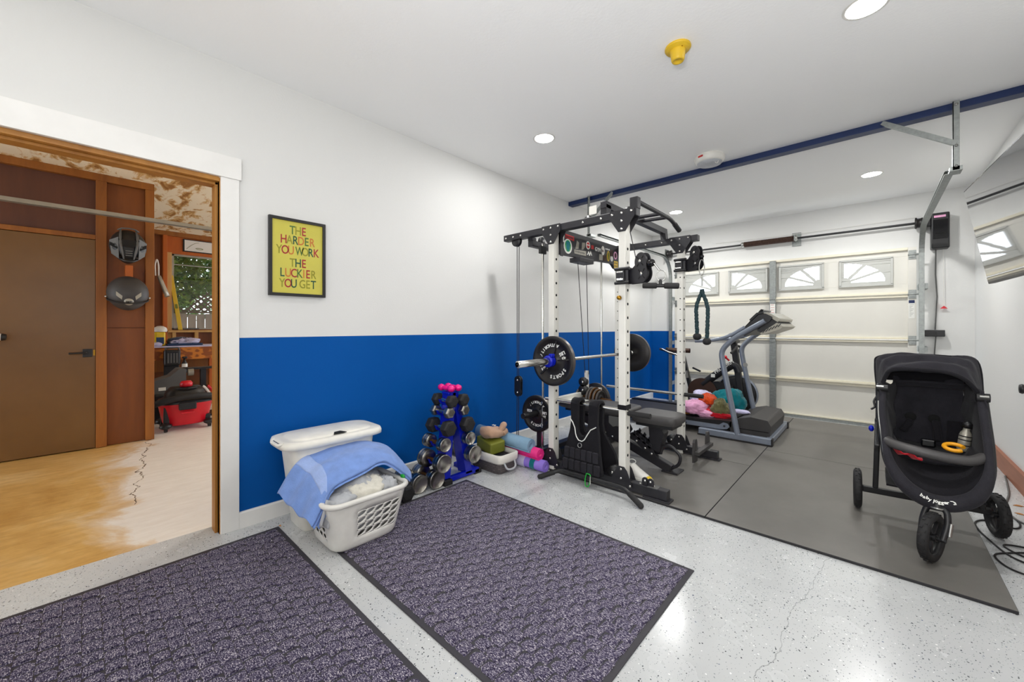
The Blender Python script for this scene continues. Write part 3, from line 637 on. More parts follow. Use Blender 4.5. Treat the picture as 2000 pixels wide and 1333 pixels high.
for sx, sy in ((1, -1), (1, 1), (-1, -1), (-1, 1)):
    f = M().box((VC[0] + sx * .14 - .03, VC[1] + sy * .19 - .025, .03), (VC[0] + sx * .14 + .03, VC[1] + sy * .19 + .025, .30 if sy < 0 else .15)).ball((VC[0] + sx * .19, VC[1] + sy * .2, .065), (.06, .06, .035), 12, 6)
    fo = f.build('caster_foot', MATS['black_plastic'], t, bevel=.008)
    M().cyl((VC[0] + sx * .19, VC[1] + sy * .2 - .015, .028), (VC[0] + sx * .19, VC[1] + sy * .2 + .015, .028), .028, n=12).build('wheel', MATS['black_rubber'], fo)
# helmets on wooden pegs
t = thing('motorcycle_helmet', 'dark full face helmet with angular vents hanging upper on the wall', 'helmet', (-2.84, .30, 2.0))
def helm(c, r, chin=0.0, seed=0):
    c = Vector(c)
    def fn(u, v):
        a, b = 2 * pi * u, pi * v; d = Vector((sin(b) * cos(a), sin(b) * sin(a), cos(b)))
        p = Vector((d.x * r[0], d.y * r[1], d.z * r[2]))
        if d.z < 0: p.y *= 1 - chin * d.z * d.z; p.x += .05 * chin * -d.z * (d.x > 0)
        return c + p
    return fn
HC = (-2.735, .30, 2.005)
M().grid(helm(HC, (.125, .138, .17), .45), 40, 24, closed_u=True).build('shell', MATS['black_plastic'], t)
M().prism([(-2.63, .225, 2.06), (-2.63, .375, 2.06), (-2.63, .36, 2.005), (-2.63, .325, 1.985), (-2.63, .275, 1.985), (-2.63, .24, 2.005)], (.022, 0, 0)).build('visor_opening', MATS['black_gloss'], t, bevel=.006)
for s_ in (-1, 1):
    M().tube([(-2.70, .30 + s_ * .055, 2.175), (-2.625, .30 + s_ * .06, 2.10), (-2.603, .30 + s_ * .062, 2.02), (-2.606, .30 + s_ * .045, 1.93), (-2.63, .30 + s_ * .035, 1.865)], [.006, .009, .01, .008, .006], 6).build('ridge', MATS['grey_plastic'], t)
    M().prism([(-2.66, .30 + s_ * .075, 1.99), (-2.70, .30 + s_ * .132, 2.03), (-2.70, .30 + s_ * .13, 2.0), (-2.66, .30 + s_ * .085, 1.965)], (.03, 0, 0)).build('side_vent', MATS['hole_black'], t)
    M().prism([(-2.64, .30 + s_ * .075, 2.08), (-2.70, .30 + s_ * .135, 2.05), (-2.70, .30 + s_ * .12, 1.92), (-2.65, .30 + s_ * .07, 1.87)], (.02, 0, 0)).build('cheek_plate', MATS['grey_plastic'], t, bevel=.006)
M().tube([(-2.69, .225, 2.16), (-2.66, .25, 2.175), (-2.65, .30, 2.18), (-2.66, .35, 2.175), (-2.69, .375, 2.16)], .007, 6).build('brow_ridge', MATS['grey_plastic'], t)
for k in range(3): M().box((-2.606, .275, 1.90 + k * .022), (-2.598, .325, 1.908 + k * .022)).build('chin_slot', MATS['grey_plastic'], t)
M().tube([(-2.66, .24, 1.875), (-2.615, .27, 1.852), (-2.605, .30, 1.848), (-2.615, .33, 1.852), (-2.66, .36, 1.875)], .012, 8).build('chin_rim', MATS['black_plastic'], t)
M().box((DX - .05, .275, 1.985), (-2.74, .33, 2.01)).build('peg', MATS['orange_wood'], t)
t = thing('motorcycle_helmet', 'round grey helmet with pale emblem hanging lower on the wall', 'helmet', (-2.84, .30, 1.54))
HC = (-2.735, .30, 1.54)
M().grid(helm(HC, (.125, .155, .172), .1), 40, 24, closed_u=True).build('shell', MATS['hood_grey'], t)
M().tube([(HC[0] + .127 * cos(a), HC[1] + .15 * sin(a), HC[2] - .06 - .045 * cos(a)) for a in [-pi / 2 + pi * k / 16 for k in range(17)]], .007, 6).build('edge_trim', MATS['black_rubber'], t)
for s_ in (-1, 1):
    M().prism([(-2.64, .30 + s_ * .045, 1.505), (-2.65, .30 + s_ * .09, 1.55), (-2.65, .30 + s_ * .09, 1.51), (-2.64, .30 + s_ * .05, 1.47)], (.024, 0, 0)).build('vent_plate', MATS['console_silver'], t, bevel=.003)
    M().ball((-2.72, .30 + s_ * .155, 1.50), (.012, .012, .012), 10, 6).build('pivot_screw', MATS['steel'], t)
em = M().lathe([(.0, .004), (.034, .004), (.036, 0)], (-2.628, .30, 1.45), (.96, 0, -.28), 20).build('emblem_oval', MATS['console_silver'], t)
M().text('BILT', frame((-2.6215, .30, 1.447), (0, 1, 0), (.28, 0, .96)), .022, .0012, sx=1.0, bold=.0005).build('lettering', MATS['black_gloss'], em)
M().box((DX - .05, .285, 1.66), (-2.80, .34, 1.83)).box((-2.86, .285, 1.60), (-2.74, .325, 1.63)).build('peg', MATS['orange_wood'], t)
# scoop on the end of the partition
t = thing('metal_scoop', 'pale metal hand scoop hanging from end of the wooden partition', 'scoop', (-2.95, .55, 1.75))
M().tube(fillet([(-2.95, .525, 1.76), (-2.95, .52, 1.88), (-2.95, .535, 1.95), (-2.95, .55, 1.88), (-2.95, .55, 1.75)], .03), .007, 8).build('handle', MATS['white_plastic'], t)
n_ = 10; pr = [(cos(pi * k / n_) * .036, sin(pi * k / n_) * .03) for k in range(n_ + 1)]
a0, a1 = Vector((-2.95, .548, 1.755)), Vector((-2.93, .615, 1.535)); ax = (a1 - a0).normalized(); sx_ = Vector((1, 0, 0)) - ax * ax.x; sx_.normalize(); nn = ax.cross(sx_)
M().grid(lambda u, v: a0 + (a1 - a0) * v + (sx_ * cos(pi * u) * .05 + nn * (sin(pi * u) * -.038 + .01)) * (.75 + .25 * v), 12, 5).build('scoop_body', MATS['console_silver'], t, solid=.003)
M().grid(lambda u, v: a0 + (sx_ * cos(pi * u) * .05 + nn * (sin(pi * u) * -.038 + .01)) * .75 * v, 12, 3).build('scoop_back', MATS['console_silver'], t, solid=.003)
# small torch clipped at the left edge
t = thing('hand_torch', 'white and black torch end poking in at the left edge', 'torch', (-2.8, -.52, 1.11))
M().cyl((-2.82, -.72, 1.118), (-2.80, -.487, 1.113), .03, n=16).build('barrel', MATS['white_plastic'], t); M().cyl((-2.80, -.487, 1.113), (-2.798, -.462, 1.112), .032, .026, n=16).build('black_end', MATS['black_plastic'], t)
M().box((-2.93, -.68, 1.07), (-2.79, -.60, 1.09)).build('wall_clip', MATS['black_plastic'], t)
# ---------------------------------------------------------------- garden outside the window
slab('garden_ground', (-16, -6, -.3), (-7.2, 10, -.1), 'leaf')
t = thing('garden_fence', 'weathered grey board fence with lattice top outside the window', 'fence', (-8, 1.8, 0))
rnd = random.Random(5)
for k in range(16):
    y = .75 + k * .15; M().box((-8.02, y, -.1), (-8.0 + rnd.uniform(-.004, .004), y + .142, 1.49 + rnd.uniform(-.015, .015))).build('board', MATS['fence_wood'], t, bevel=.004)
M().box((-8.03, .7, 1.50), (-7.98, 3.2, 1.535)).build('lattice_rail', MATS['lattice_wood'], t)
for k in range(-6, 22):
    y = .75 + k * .115
    for s_, x in ((1, -8.0), (-1, -8.012)):
        p0 = Vector((x, y, 1.53)); L = .62
        ya, yb = (y, y + L * s_)
        if max(ya, yb) < .8 or min(ya, yb) > 3.2: continue
        M().bar((x, ya, 1.53), (x, yb, 1.53 + L), .036, .008, (1, 0, 0)).build('lattice_slat', MATS['lattice_wood'], t)
g = M(); rnd = random.Random(3)
for k in range(9500):
    x, y, z = (rnd.uniform(-7.95, -7.2) if k % 3 else rnd.uniform(-9.4, -8.1)), rnd.uniform(.55, 3.0), rnd.uniform(1.40, 3.5)
    if x > -8.1 and z < 1.56 + max(0, (y - 1.42)) * 1.15 + .08 * sin(y * 9) and x > -8: continue
    if z < 1.6 and x > -8: continue
    n = Vector((rnd.gauss(.5, .6), rnd.gauss(0, .6), rnd.gauss(.6, .5))).normalized(); u = n.orthogonal().normalized(); u.rotate(Matrix.Rotation(rnd.uniform(0, 6.3), 3, n)); w = n.cross(u); L = rnd.uniform(.05, .10); c = Vector((x, y, z))
    g.add([c - u * L, c - w * L * .42 + n * .01, c + u * L, c + w * L * .42 + n * .01], [(0, 1, 2, 3)])
tag(g.build('shrub_foliage', MATS['leaf'], kind='stuff'), 'dense green leafy shrub growing over garden fence', 'shrub')
# ---------------------------------------------------------------- rubber flooring and carpet runners
rt = thing('rubber_floor_mat', 'thick dark grey rubber gym mat tile under the stroller front wheel, nearest the right wall', 'gym mat', (2.63, 3.5, 0), 'black rubber gym mat tiles')
def rmat(x0, x1, y0, y1, label, first=None):
    g = .0015
    t = first or thing('rubber_floor_mat', label, 'gym mat', ((x0 + x1) / 2, (y0 + y1) / 2, 0), 'black rubber gym mat tiles')
    M().box((x0 + g, y0 + g, .001), (x1 - g, y1 - g, .0145)).build('tile', MATS['rubber_edge'], t, bevel=.002)
    M().box((x0 + g + .002, y0 + g + .002, .0145), (x1 - g - .002, y1 - g - .002, .0155)).build('tile_face', MATS['rubber_mat'], t)
rmat(2.01, 3.235, 2.632, 4.46, '', rt)
rmat(2.01, 3.235, 4.46, 6.29, 'dark grey rubber gym mat tile in front of right half of the garage door')
rmat(.79, 2.01, 2.632, 3.855, 'dark grey rubber gym mat tile under the weight bench and near rack posts')
rmat(.79, 2.01, 3.855, 5.08, 'dark grey rubber gym mat tile under the treadmill deck behind rack')
rmat(.79, 2.01, 5.08, 6.29, 'dark grey rubber gym mat tile under the exercise bike by garage door')
def carpet(x0, x1, y0, y1, label, ribs_along_x, seed, ang=0.0):
    t = thing('floor_runner', label, 'floor mat', ((x0 + x1) / 2, (y0 + y1) / 2, 0))
    b = .022
    M().box((x0, y0, .0005), (x1, y1, .006)).build('rubber_border', MATS['mat_border'], t, bevel=.003)
    rnd = random.Random(seed); g = M(); r = .0
    nx, ny = int((x1 - x0 - 2 * b) / .069), int((y1 - y0 - 2 * b) / .055); cx, cy = (x1 - x0 - 2 * b) / nx, (y1 - y0 - 2 * b) / ny
    for j in range(ny):
        for i in range(-1, nx + 1):
            sh = (j % 2) * .5
            a0, a1 = x0 + b + (i + sh) * cx, x0 + b + (i + 1 + sh) * cx
            a0, a1 = max(a0, x0 + b), min(a1, x1 - b)
            if a1 - a0 < .006: continue
            q0, q1 = y0 + b + j * cy, y0 + b + (j + 1) * cy; e = .0075; f = .0016; h = .0105 + rnd.uniform(-.0008, .0008); m_ = (q0 + q1) / 2 + rnd.uniform(-.006, .006)
            lo, hi = h - .0035, h + .0035; a0 += rnd.uniform(-.003, .003); a1 += rnd.uniform(-.003, .003)
            v = [(a0, q0, .005), (a1, q0, .005), (a1, q1, .005), (a0, q1, .005), (a0 + e * .4, q0 + f, lo - .002), (a1 - e, q0 + f, hi - .004), (a1 - e * .3, m_, hi), (a1 - e, q1 - f, hi - .004), (a0 + e * .4, q1 - f, lo - .002), (a0 + e * .9, m_, lo + .001)]
            g.add(v, [(4, 5, 6, 9), (9, 6, 7, 8), (0, 1, 5, 4), (1, 2, 7, 6, 5), (2, 3, 8, 7), (3, 0, 4, 9, 8)])
    g.build('raised_pile', MATS['carpet_pile'], t, kind='stuff')
    return t
carpet(.437, 2.14, .91, 2.03, 'charcoal textured floor runner beside laundry basket in front of the rack', True, 1)
carpet(.161, 1.90, -.36, .79, 'charcoal textured floor runner in bottom left corner by the doorway', True, 2)
# ---------------------------------------------------------------- power rack
R = thing('power_rack', 'white and black power rack with cable pulleys and stickers on crossmember', 'power rack', (1.1, 3.25, 0))
XA, XB = (.775, .83), (1.416, 1.47); YN, YF = (2.641, 2.715), (3.79, 3.865)
G = .0155
BOLT = None
def bolts(par, pts, axis=(0, -1, 0), r=.0095, mat_='chrome'):
    """domed bolt heads, one object each, sharing one mesh"""
    key = None; root = par
    while root.parent: root = root.parent
    first = None
    for p in pts:
        if first is None:
            first = M().lathe([(r, 0), (r, .003), (r * .75, .006), (0, .0075)], p, axis, 10).build('bolt', MATS[mat_], par); p0 = Vector(p)
        else:
            o = first.copy(); COL.objects.link(o); o.parent = par; o.location = first.location + (Vector(p) - p0)
def upright(x, y, zt=2.0):
    u = M().box((x[0], y[0], G), (x[1], y[1], zt)).build('upright', MATS['rack_white'], R, bevel=.004)
    h = M(); z = .268
    while z < 1.85:
        h.lathe([(.0, .0012), (.0105, .0012), (.0105, 0)], (x[1], (y[0] + y[1]) / 2, z), (1, 0, 0), 12)
        if y is YF: h.lathe([(0, .0012), (.0055, .0012), (.0055, 0)], ((x[0] + x[1]) / 2 + .005, y[0], z), (0, -1, 0), 10)
        z += .1
    h.build('pin_holes', MATS['hole_black'], u, kind='stuff')
for y in (YN, YF):
    for x in (XA, XB): upright(x, y)
for y, xr, xl in ((YN, 1.55, .25), (YF, 1.60, .25)):
    yc = (y[0] + y[1]) / 2
    b = M().box((xl, y[0] + .004, 1.995), (xr, y[1] - .004, 2.05)).build('top_beam', MATS['rack_black'], R, bevel=.004)
    bolts(b, [(xl + .03, y[0] + .004, 2.02), (xl + .12, y[0] + .004, 2.02), (xl + .21, y[0] + .004, 2.02), (xl + .48, y[0] + .004, 2.02), (xl + .86, y[0] + .004, 2.02), (xl + 1.02, y[0] + .004, 2.02)])
    bt = M().box((.36, y[0] + .006, G + .012), (1.765, y[1] - .006, .092)).build('base_tube', MATS['rack_black'], R, bevel=.004)
    M().box((1.60, y[0] - .006, G), (1.785, y[1] + .006, G + .012)).build('foot_plate', MATS['rack_black'], bt, bevel=.002)
    M().box((1.63, y[0] + .004, .09), (1.70, y[1] - .004, .095)).build('clear_label', MATS['grey_plastic'], bt)
    bolts(bt, [(1.57, y[0] + .03, .092), (1.665, y[0] + .034, .0955)], (0, 0, 1))
    for x in (XA, XB):
        xm = (x[0] + x[1]) / 2
        for yy in (y[0] - .005, y[1]):
            g = M().prism([(xm - .095, yy, 2.052), (xm + .095, yy, 2.052), (xm + .1, yy, 2.0), (xm + .028, yy, 1.893), (xm - .028, yy, 1.893), (xm - .1, yy, 2.0)], (0, .005, 0)).build('top_gusset', MATS['rack_black'], R)
            if yy < y[0]: bolts(g, [(xm - .075, yy, 2.025), (xm, yy, 2.028), (xm + .075, yy, 2.03), (xm, yy, 1.97), (xm, yy, 1.912)])
            g = M().prism([(xm - .03, yy, .19), (xm + .018, yy, .19), (xm + .04, yy, .165), (xm + .085, yy, .05), (xm - .085, yy, .045), (xm - .075, yy, .11)], (0, .005, 0)).build('base_gusset', MATS['rack_black'], R)
            if yy < y[0]: bolts(g, [(xm - .005, yy, .17), (xm - .005, yy, .105), (xm + .065, yy, .065)])
# crossmembers between near and far frames
for x in (XA[0],):
    M().box((x + .01, YN[1], G + .012), (x + .045, YF[0], .085)).build('base_crossmember', MATS['rack_black'], R, bevel=.003)
M().box((.50, 2.70, 1.92), (.555, 3.80, 1.975)).build('rear_crossmember', MATS['rack_black'], R, bevel=.004)
M().box((.50, 2.70, 1.975), (.555, 2.75, 2.0)).build('crossmember_lug', MATS['rack_black'], R); M().box((.50, 3.75, 1.975), (.555, 3.80, 2.0)).build('crossmember_lug', MATS['rack_black'], R)
bd = M().prism([(.815, YN[1], 2.03), (.815, YF[0], 2.03), (.815, YF[0], 1.775), (.815, 3.66, 1.80), (.815, 3.61, 1.835), (.815, 3.58, 1.84), (.815, 3.15, 1.825), (.815, YN[1], 1.815)], (.03, 0, 0)).build('sticker_crossmember', MATS['rack_black'], R, bevel=.003)
M().box((.845, YN[1] - .004, 1.80), (.852, YN[1] + .03, 2.05)).build('end_plate', MATS['rack_black'], R)
# raised multi grip pull up bar
pu = M().box((1.255, 2.66, 2.10), (1.305, 3.85, 2.155)).build('pull_up_beam', MATS['rack_black'], R, bevel=.004)
M().bar((1.28, 2.70, 2.04), (1.28, 2.70, 2.13), .07, .05, (1, 0, 0)).build('riser', MATS['rack_black'], pu); M().bar((1.29, 3.82, 2.03), (1.28, 3.82, 2.13), .06, .05, (1, 0, 0)).build('riser', MATS['rack_black'], pu)
M().box((1.16, 2.655, 2.07), (1.225, 2.66, 2.135)).build('white_label', MATS['rack_white'], pu)
M().tube(fillet([(1.52, 2.70, 2.115), (1.52, 3.36, 2.115), (1.53, 3.50, 2.06)], .06), .0165, 12).build('outer_grip', MATS['rack_black'], R)
M().tube([(1.525, 3.44, 2.085), (1.532, 3.53, 2.045)], .0205, 14).build('foam_sleeve', MATS['black_rubber'], R)
M().box((1.49, 2.665, 2.05), (1.55, 2.72, 2.135)).build('grip_mount', MATS['rack_black'], R, bevel=.004)
for y in (3.16, 3.30): M().tube([(1.30, y, 2.125), (1.51, y, 2.118)], .015, 12).build('cross_grip', MATS['rack_black'], R)
# stickers on the crossmember (flat print)
def stick(name, poly, m, d=.001):
    return M().prism([(.845, y, z) for y, z in poly], (d, 0, 0)).build(name, MATS[m], bd)
def ell(y, z, ry, rz, n=20): return [(y + ry * cos(2 * pi * k / n), z + rz * sin(2 * pi * k / n)) for k in range(n)]
def stext(body, y, z, size, m, par, rot=0, sx=1): M().text(body, Matrix.Translation((.8465, y, z)) @ Matrix.Rotation(rot, 4, 'X') @ frame((0, 0, 0), (0, 1, 0), (0, 0, 1)), size, .0004, bold=.001, sx=sx).build('lettering', MATS[m], par)
def sbars(par, ya, yb, za, zb, n, m):
    g_ = M(); w_ = (yb - ya) / n
    for k in range(n): g_.box((.846, ya + k * w_, za + .002 * (k % 2)), (.8466, ya + (k + .62) * w_, zb - .003 * (k % 3 == 1)))
    g_.build('sticker_print', MATS[m], par, kind='stuff')
s_ = stick('sticker', ell(2.825, 1.897, .062, .064), 'letter_white'); M().prism([(.846, y, z) for y, z in ell(2.825, 1.90, .045, .05)], (.001, 0, 0)).build('green_shield', MATS['green_anodised'], s_)
M().prism([(.847, 2.795, 1.94), (.847, 2.855, 1.94), (.847, 2.85, 1.88), (.847, 2.825, 1.85), (.847, 2.80, 1.88)], (.001, 0, 0)).build('dark_crest', MATS['cloth_teal'], s_)
s_ = stick('sticker', [(2.79, 1.965), (2.92, 1.955), (2.92, 1.995), (2.79, 2.0)], 'red_paint'); sbars(s_, 2.80, 2.91, 1.968, 1.988, 5, 'rack_black')
s_ = stick('sticker', [(2.745, 1.935), (2.765, 1.935), (2.775, 1.99), (2.758, 1.99)], 'letter_white'); stick('sticker', [(2.73, 1.92), (2.775, 1.925), (2.775, 1.94), (2.735, 1.935)], 'letter_white')
s_ = stick('sticker', [(2.925, 1.85), (3.115, 1.852), (3.115, 1.895), (2.925, 1.885)], 'console_silver'); stick('sticker', [(2.94, 1.893), (2.965, 1.97), (3.0, 1.955), (2.99, 1.90)], 'console_silver'); stick('sticker', [(3.04, 1.90), (3.05, 1.965), (3.10, 1.97), (3.095, 1.93), (3.07, 1.905)], 'console_silver')
sbars(s_, 2.94, 3.10, 1.862, 1.88, 8, 'grey_plastic')
s_ = stick('sticker', ell(3.15, 1.955, .035, .038), 'letter_white'); M().prism([(.846, y, z) for y, z in ell(3.15, 1.955, .026, .028)], (.001, 0, 0)).build('red_disc', MATS['red_paint'], s_); M().prism([(.8468, 3.127, 1.952), (.8468, 3.173, 1.952), (.8468, 3.173, 1.962), (.8468, 3.127, 1.962)], (.001, 0, 0)).build('white_bar', MATS['letter_white'], s_)
stick('sticker', [(3.13, 1.865), (3.16, 1.905), (3.175, 1.88), (3.195, 1.91), (3.22, 1.868), (3.205, 1.868), (3.193, 1.888), (3.18, 1.862), (3.168, 1.862), (3.158, 1.885), (3.145, 1.865)], 'letter_white')
s_ = stick('sticker', [(3.205, 1.93), (3.25, 1.932), (3.25, 1.968), (3.205, 1.966)], 'red_paint')
s_ = stick('sticker', [(3.26, 1.915), (3.395, 1.918), (3.395, 1.962), (3.26, 1.96)], 'rack_black'); stext('GYM', 3.325, 1.939, .052, 'letter_white', s_)
s_ = stick('sticker', ell(3.42, 1.945, .032, .045), 'liner_cloth'); sbars(s_, 3.40, 3.44, 1.93, 1.952, 2, 'spring_brown')
s_ = stick('sticker', [(3.46, 1.955), (3.56, 1.96), (3.56, 1.985), (3.46, 1.98)], 'rack_black'); sbars(s_, 3.465, 3.555, 1.962, 1.978, 7, 'letter_white')
s_ = stick('sticker', [(3.35, 1.845), (3.415, 1.848), (3.415, 1.905), (3.35, 1.902)], 'console_silver'); s_ = stick('sticker', [(3.425, 1.85), (3.49, 1.853), (3.49, 1.905), (3.425, 1.902)], 'spring_brown')
s_ = stick('sticker', ell(3.525, 1.905, .028, .052), 'yellow_paint'); M().prism([(.846, y, z) for y, z in ell(3.525, 1.905, .017, .04)], (.001, 0, 0)).build('dark_oval', MATS['olive_foam'], s_)
s_ = stick('sticker', ell(3.59, 1.945, .032, .035), 'spring_brown'); stick('sticker', ell(3.594, 1.89, .028, .03), 'letter_white', .0006); s_ = stick('sticker', ell(3.67, 1.93, .036, .04), 'cloth_pink'); M().prism([(.846, y, z) for y, z in ell(3.67, 1.93, .02, .025)], (.001, 0, 0)).build('dark_centre', MATS['spring_brown'], s_)
s_ = stick('sticker', [(3.64, 1.80), (3.72, 1.803), (3.72, 1.875), (3.64, 1.872)], 'yellow_paint'); sbars(s_, 3.65, 3.71, 1.845, 1.86, 3, 'rack_black'); sbars(s_, 3.65, 3.71, 1.815, 1.83, 3, 'rack_black')
for y in (YN, YF):
    for x in (XB[0] - .055,): c_ = M().lathe([(0, -.03), (.045, -.03), (.045, .03), (0, .03)], (x, (y[0] + y[1]) / 2, .125), (0, 1, 0), 22).build('base_pulley', MATS['black_plastic'], R); bolts(c_, [(x, y[0] + .007, .125)], (0, -1, 0), .011)
# cable system
def cable(pts, name='cable'): return M().tube(pts, .0032, 6).build(name, MATS['black_rubber'], R)
def pulley(name, c, axis, r=.045, w=.022, par=None):
    return M().lathe([(0, -w / 2), (r, -w / 2), (r, -w * .3), (r * .86, 0), (r, w * .3), (r, w / 2), (0, w / 2)], c, axis, 20).build(name, MATS['black_plastic'], par or R)
M().box((.79, 2.93, 1.775), (.90, 3.16, 1.815)).build('pulley_bracket', MATS['rack_black'], R, bevel=.004)
for y, x in ((3.40, .60), (3.40, .715)): pass
cable([(.84, 2.985, 1.80), (.66, 3.40, .70)]); cable([(.84, 3.13, 1.80), (.70, 3.40, .73)])
cable([(.37, 2.70, 1.99), (.335, 2.74, .72)]); cable([(.395, 2.70, 1.99), (.355, 2.74, .72)]); cable([(.325, 2.75, .56), (.31, 2.76, .02)], 'low_cable'); cable([(.345, 2.75, .56), (.34, 2.75, .02)], 'low_cable')
pulley('top_pulley', (.385, 2.68, 1.985), (0, 1, 0), .05, .03); pulley('rear_pulley', (.53, 2.86, 1.99), (1, 0, 0), .04)
for x_, nm in ((1.10, 0), (1.44, 1)): pulley('beam_pulley', (x_ + .03, 2.70, 2.045), (0, 1, 0), .035, .03)
fp = M().prism([(.335 + .038 * cos(a), 2.742, (.705 if a < pi else .59) + .038 * sin(a)) for a in [2 * pi * k / 20 for k in range(20)]], (0, .006, 0)).prism([(.335 + .038 * cos(a), 2.768, (.705 if a < pi else .59) + .038 * sin(a)) for a in [2 * pi * k / 20 for k in range(20)]], (0, .006, 0)).build('floating_pulley_cheek', MATS['black_plastic'], R, kind='stuff')
for z in (.705, .59): pulley('floating_pulley', (.335, 2.758, z), (0, 1, 0), .034, .018); M().lathe([(.011, 0), (.011, .004), (0, .008)], (.335, 2.742, z), (0, -1, 0), 10).build('pulley_bolt', MATS['chrome'], R)
for y in (2.76, 3.78): M().cyl((.62, y, .09), (.62, y, 1.94), .0115, n=12).build('guide_rod', MATS['chrome'], R)
M().box((.605, 2.72, 1.85), (.635, 2.80, 1.92)).build('rod_cap', MATS['black_plastic'], R, bevel=.004)
M().box((.59, 2.64, .09), (.66, 3.86, .13)).build('rod_base', MATS['rack_black'], R, bevel=.004)
M().box((.60, 2.80, .50), (.64, 3.81, .55)).build('carriage_beam', MATS['rack_white'], R, bevel=.004)
M().box((.66, 3.38, .56), (.69, 3.42, .765)).build('carriage_post', MATS['rack_white'], R, bevel=.003)
for z, r_ in ((.655, .046), (.575, .05)): c_ = M().lathe([(0, -.02), (r_, -.02), (r_, .02), (0, .02)], (.655, 3.375, z), (0, 1, 0), 20).build('carriage_pulley', MATS['black_plastic'], R); bolts(c_, [(.655, 3.355, z)], (0, -1, 0), .012)
M().cyl((.545, 3.40, .503), (.945, 3.40, .490), .021, n=14).build('carriage_pin', MATS['rust_steel'], R)
# storage posts with pins at the rear base of the rack
for y, s_ in ((2.80, -1), (3.72, 1)):
    M().box((.535, y - .02, .09), (.59, y + .02, .475)).build('storage_post', MATS['rack_black'], R, bevel=.003)
    M().cyl((.5625, y, .425), (.5625, y + s_ * .24, .432), .024, n=16).build('storage_pin', MATS['black_plastic'], R)
M().box((.49, 2.735, .092), (.64, 2.87, .105)).build('storage_foot', MATS['rack_black'], R)
# safety pipes with black end sleeves and a strap
for y, nm in (((YN[0] + YN[1]) / 2, 0), ((YF[0] + YF[1]) / 2, 1)):
    z = .590 if nm == 0 else .565
    s_ = M().cyl((.72 if nm == 0 else .66, y, z), (1.48, y, z), .0135, n=14).build('safety_pipe', MATS['chrome'], R); M().cyl((1.475, y, z - .015 if nm == 0 else z), (1.64, y, z - .015 if nm == 0 else z), .019, n=14).build('pipe_sleeve', MATS['black_rubber'], R)
sb = M().box((XB[0] - .006, YN[0] - .006, .60), (XB[1] + .006, YN[1] + .006, .635)).build('strap', MATS['cloth_black'], R, bevel=.004)
for y in (YN, YF):
    j = M().box((XA[1], y[0] + .005, .875), (XA[1] + .10, y[1] - .005, .905)).box((XA[1] + .085, y[0] + .005, .905), (XA[1] + .10, y[1] - .005, .955)).box((XA[1], y[0] + .002, .86), (XA[1] + .012, y[1] - .002, .98)); j.build('bar_hook', MATS['rack_black'], R, bevel=.003)
M().lathe([(.0, .03), (.014, .03), (.017, .012), (.012, .0)], (1.43, YN[0], 1.413), (0, -1, 0), 14).build('brass_pin', MATS['brass'], R)
# swivelling cable arms on the two outer posts
def arm(x, y, ztop, zlow, yaw, name):
    c = M().box((XB[0] - .012, y[0] - .02, zlow - .02), (XB[1] + .012, y[0] - .006, zlow + .095)).box((XB[1], y[0] - .02, zlow - .02), (XB[1] + .03, y[1] + .01, zlow + .095)); tr_ = c.build('trolley', MATS['rack_black'], R, bevel=.003)
    for zz in (zlow - .015, zlow + .085):
        M().cyl((XB[0] - .018, y[0] - .02, zz), (XB[1] + .04, y[0] - .02, zz), .012, n=12).build('trolley_roller', MATS['black_plastic'], tr_); M().cyl((XB[0] + .0, y[0] - .0215, zz + (.022 if zz < zlow else -.022)), (XB[1] - .005, y[0] - .0215, zz + (.022 if zz < zlow else -.022)), .011, n=12).build('trolley_spacer', MATS['chrome'], tr_)
    px, py = x + .02, y[0] + .035; d = Vector((cos(yaw), sin(yaw), 0)); nrm = Vector((-d.y, d.x, 0))
    o = Vector((px, py, 0)); A = o + d * .14 + Vector((0, 0, ztop)); B = o + d * .155 + Vector((0, 0, zlow + .03))
    poly = [o + Vector((0, 0, zlow - .02)), o + Vector((0, 0, zlow + .09)), o + d * .07 + Vector((0, 0, zlow + .10))]
    rr = .06
    poly = [o + Vector((0, 0, zlow - .025)), o + Vector((0, 0, zlow + .08)), o + d * .05 + Vector((0, 0, zlow + .08))]
    poly += [A + d * rr * cos(a) * -1 + Vector((0, 0, rr * sin(a))) for a in [-.35 + (pi + .5) * k / 14 for k in range(15)]]
    poly += [B + d * rr * cos(a) + Vector((0, 0, rr * sin(a))) for a in [.5 - (pi * .5 + .5) * k / 10 for k in range(11)]]
    for s_ in (-.022, .016): ck = M().prism([p + nrm * s_ for p in poly], nrm * .006).build('pulley_arm', MATS['rack_black'], R)
    f = -1 if nrm.y > 0 else 1
    for c in (A, B):
        w_ = M().lathe([(0, -.012), (.05, -.012), (.05, .012), (0, .012)], c, nrm, 20).build('arm_pulley', MATS['black_plastic'], R)
        bolts(ck, [c + nrm * f * .024], nrm * f, .013)
        sl = M()
        for k in range(4): a = pi / 4 + k * pi / 2; e = d * cos(a) + Vector((0, 0, sin(a))); sl.bar(c + e * .024 + nrm * f * .0232, c + e * .046 + nrm * f * .0232, .007, .002, nrm)
        sl.build('vent_slots', MATS['hole_black'], ck, kind='stuff')
    return A, B, d
A1, B1, d1 = arm(XB[1], YN, 1.655, 1.535, radians(-28), 'near')
cable([A1 + Vector((-.05, 0, .03)), Vector((1.475, 2.705, 1.90))])
A2, B2, d2 = arm(XB[1], YF, 1.875, 1.745, radians(-35), 'far')
e1 = B1 + d1 * .075 + Vector((0, 0, .065)); M().ball(e1, .026, 16, 10).build('cable_stop', MATS['black_gloss'], R)
e2 = B2 + d2 * .06 + Vector((0, 0, .05)); M().ball(e2, .018, 14, 8).build('cable_stop', MATS['black_gloss'], R)
